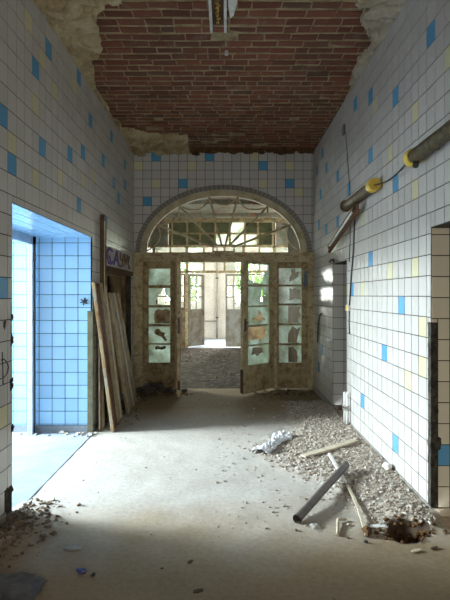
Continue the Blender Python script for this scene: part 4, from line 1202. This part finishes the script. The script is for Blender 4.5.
# dangling tray
g = empty('hanging_tray', (1.37, 5.28, 2.52))
a, b = Vector((1.375, 5.24, 2.52)), Vector((1.345, 6.60, 2.19))
up = Vector((1, 0, .0))
mb = MB(); mb.bar(a, b, .085, .012, up)
d = (b - a).normalized(); s = d.cross(up).normalized()
mb.bar(a + s * .04, b + s * .04, .010, .045, up); mb.bar(a - s * .04, b - s * .04, .010, .045, up)
keep(g, mb.build('tray', M['rust'], bevel=.002))
mb = MB(); mb.tube([a + d * .12 - up * .02, b - d * .14 - up * .02], .014, 12); keep(g, tag(mb.build('lamp_rod', M['white_metal']), 'dull white lamp rod'))
for q in (a + d * .1, b - d * .12):
    mb = MB(); mb.bar(q - d * .03 - up * .012, q + d * .03 - up * .012, .04, .045, up); keep(g, mb.build('lamp_holder', M['dark_wood']))
tag(g, 'rusty lamp tray dangling from the second tube lamp', 'lamp tray')
# wall cables
def wall_cable(pts, r, lab, name='wall_cable', mat=None):
    P = []
    for px, py in pts:
        y, z = side_pt(px, py, XR - .012); P.append((XR - .012, y, z))
    mb = MB(); mb.tube(P, r, 6); return tag(mb.build(name, mat or M['black']), lab, 'cable')
wall_cable([(345.5, 132), (346.5, 145), (348, 165), (349.5, 185), (350, 196)], .004, 'thin dark cable dropping from the wall socket to the lamp')
y, z = side_pt(345, 130, XR)
mb = MB(); mb.box(XR - .03, XR - .004, y - .04, y + .04, z - .06, z + .06); tag(mb.build('wall_socket', M['iron'], bevel=.006), 'small dark wall box high on the white tiles', 'socket')
wall_cable([(355, 210), (354.5, 222), (353.5, 250), (351, 280), (349.6, 305)], .0085, 'dark cable hanging from the second tube lamp to the switch')
wall_cable([(350.5, 210), (350, 240), (349.2, 262)], .004, 'hair thin wire beside the hanging dark cable')
wall_cable([(349.2, 311), (349, 322), (349.4, 334)], .006, 'short loose cable end below the switch')
y, z = side_pt(349.3, 308, XR)
mb = MB(); mb.box(XR - .035, XR - .004, y - .07, y + .05, z - .035, z + .035); g_ = mb.build('light_switch', M['tile_cream'], bevel=.008)
tag(g_, 'small cream switch at the edge of the recess', 'switch')
mb = MB(); mb.box(XR - .042, XR - .035, y - .03, y + .01, z - .018, z + .018); mb.build('rocker', M['yellow'], g_)
def far_wall(px, py, off=.012):
    y, z = side_pt(px, py, XR - off); return (XR - off, y, z)
mb = MB(); mb.tube([far_wall(p, q) for p, q in ((321.5, 313.5), (319.6, 316), (318.3, 324), (317.8, 334), (317.6, 342))], .010, 8)
tag(mb.build('loose_cable', M['black']), 'black cable loop on the tiles between recess and sidelight', 'cable')
mb = MB(); mb.tube([far_wall(329.5, 262), far_wall(331, 260.2, .04), far_wall(333.5, 259.8, .04), far_wall(333.6, 262)], .012, 8)
tag(mb.build('coat_hook', M['black']), 'small black hook over the recess in the white wall', 'hook')

# ------------------------------------------------------------------ ceiling lamp
g = empty('ceiling_lamp', (-.08, 3.9, ZC))
zc = 3.93
mb = MB(); mb.box(-.13, -.015, 3.3, 4.43, zc + .045, ZC + .02); keep(g, mb.build('housing', M['dark_wood'], bevel=.004))
for x0, x1 in ((-.145, -.122), (-.022, .002)):
    mb = MB(); mb.box(x0, x1, 3.3, 4.45, zc - .02, ZC); keep(g, tag(mb.build('side_rail', M['white_metal'], bevel=.003), 'white side rail'))
mb = MB(); random.seed(4)
for k in range(46):
    y = lerp(3.32, 4.39, k / 45); mb.lump((-.072 + random.uniform(-.010, .010), y, zc + .036), (.016, .013, .014), k)
keep(g, tag(mb.build('corroded_ballast', M['gold']), 'golden corroded strip'))
tag(g, 'fluorescent ceiling lamp without tubes under the red bricks', 'ceiling lamp')
P = [(.012, 3.3), (.085, 3.3), (.085, 4.02), (.060, 4.20), (.032, 4.24), (.012, 4.05)]
g = empty('hanging_reflector', (.03, 3.9, ZC))
mb = MB(); extrude_poly(mb, P, None, lambda u, v, d: Vector((u, v, ZC - .045 - .03 * (v - 3.3) + d - 1.2 * (u - .045) ** 2 * 6)), .012)
keep(g, mb.build('sheet', M['white_metal']))
mb = MB(); mb.tube([(.045, 3.75, ZC - .05), (.045, 3.75, ZC + .03)], .008, 8); keep(g, mb.build('screw', M['iron']))
tag(g, 'pointed white metal flap hanging beside the fluorescent ceiling lamp', 'lamp flap')
p = ceil_pt(226.5, 53)
mb = MB(); mb.tube([(p[0], p[1], ZC + .03), (p[0], p[1], ZC - .02)], .018, 10)
tag(mb.build('ceiling_socket', M['sign']), 'small pale socket in the bricks past the ceiling lamp', 'socket')

# ------------------------------------------------------------------ light
def area(name, loc, rot, sx, sy, power, col):
    l = bpy.data.lights.new(name, 'AREA'); l.shape = 'RECTANGLE'; l.size = sx; l.size_y = sy; l.energy = power; l.color = col
    o = bpy.data.objects.new(name, l); C.objects.link(o); o.location = loc; o.rotation_euler = rot
    return o
DAY = (.84, .91, 1.0)
# daylight at the windows
area('entrance_daylight', (-7.6, 5.05, 3.0), (0, R(-72), 0), 1.6, 1.5, 2450, DAY)
area('entrance_daylight', (VX - .3, 5.2, 1.75), (0, R(-78), 0), 1.7, .9, 170, DAY)
area('hall_daylight', (-5.2, 11.1, 3.3), (0, R(-62), 0), 1.8, 2.2, 260, (.94, 1, .95))
area('bay_daylight', (BX1 + .35, (RW[0] + RW[1]) / 2, (RW[2] + RW[3]) / 2), (0, R(90), 0), RW[3] - RW[2], RW[1] - RW[0], 70, (.95, .97, 1))
area('back_daylight', ((BW[0] + BW[1]) / 2, Y3 + .4, (BW[2] + BW[3]) / 2), (R(-90), 0, 0), BW[1] - BW[0], BW[3] - BW[2], 520, (1, .99, .95))
area('back_daylight', ((BL[0] + BL[1]) / 2, Y3 + .4, (BL[2] + BL[3]) / 2), (R(-90), 0, 0), BL[1] - BL[0], BL[3] - BL[2], 260, (1, .99, .95))
area('rear_fill', (0, YB - .25, 1.85), (R(90), 0, 0), 1.2, 1.5, 34, (1, .88, .72))  # warm fill lamp added behind the viewer, out of view

wd = bpy.data.worlds.new('sky'); bpy.context.scene.world = wd; wd.use_nodes = True
bg = wd.node_tree.nodes['Background']; bg.inputs[0].default_value = (.86, .93, 1, 1); bg.inputs[1].default_value = 9.0

# ------------------------------------------------------------------ camera
cam = bpy.data.cameras.new('camera'); co = bpy.data.objects.new('camera', cam); C.objects.link(co)
co.location = (0, 0, H); co.rotation_euler = (R(90), 0, 0)
cam.sensor_fit = 'VERTICAL'; cam.sensor_height = 36; cam.lens = F / 600 * 36
cam.shift_x = -(XV - 225) / 600; cam.shift_y = -(300 - HY) / 600
cam.clip_start = .05
bpy.context.scene.camera = co
vs = bpy.context.scene.view_settings
bpy.context.scene.display_settings.display_device = 'sRGB'
vs.view_transform = 'Standard'; vs.look = 'None'; vs.gamma = 1; vs.use_curve_mapping = False
vs.exposure = 0.28
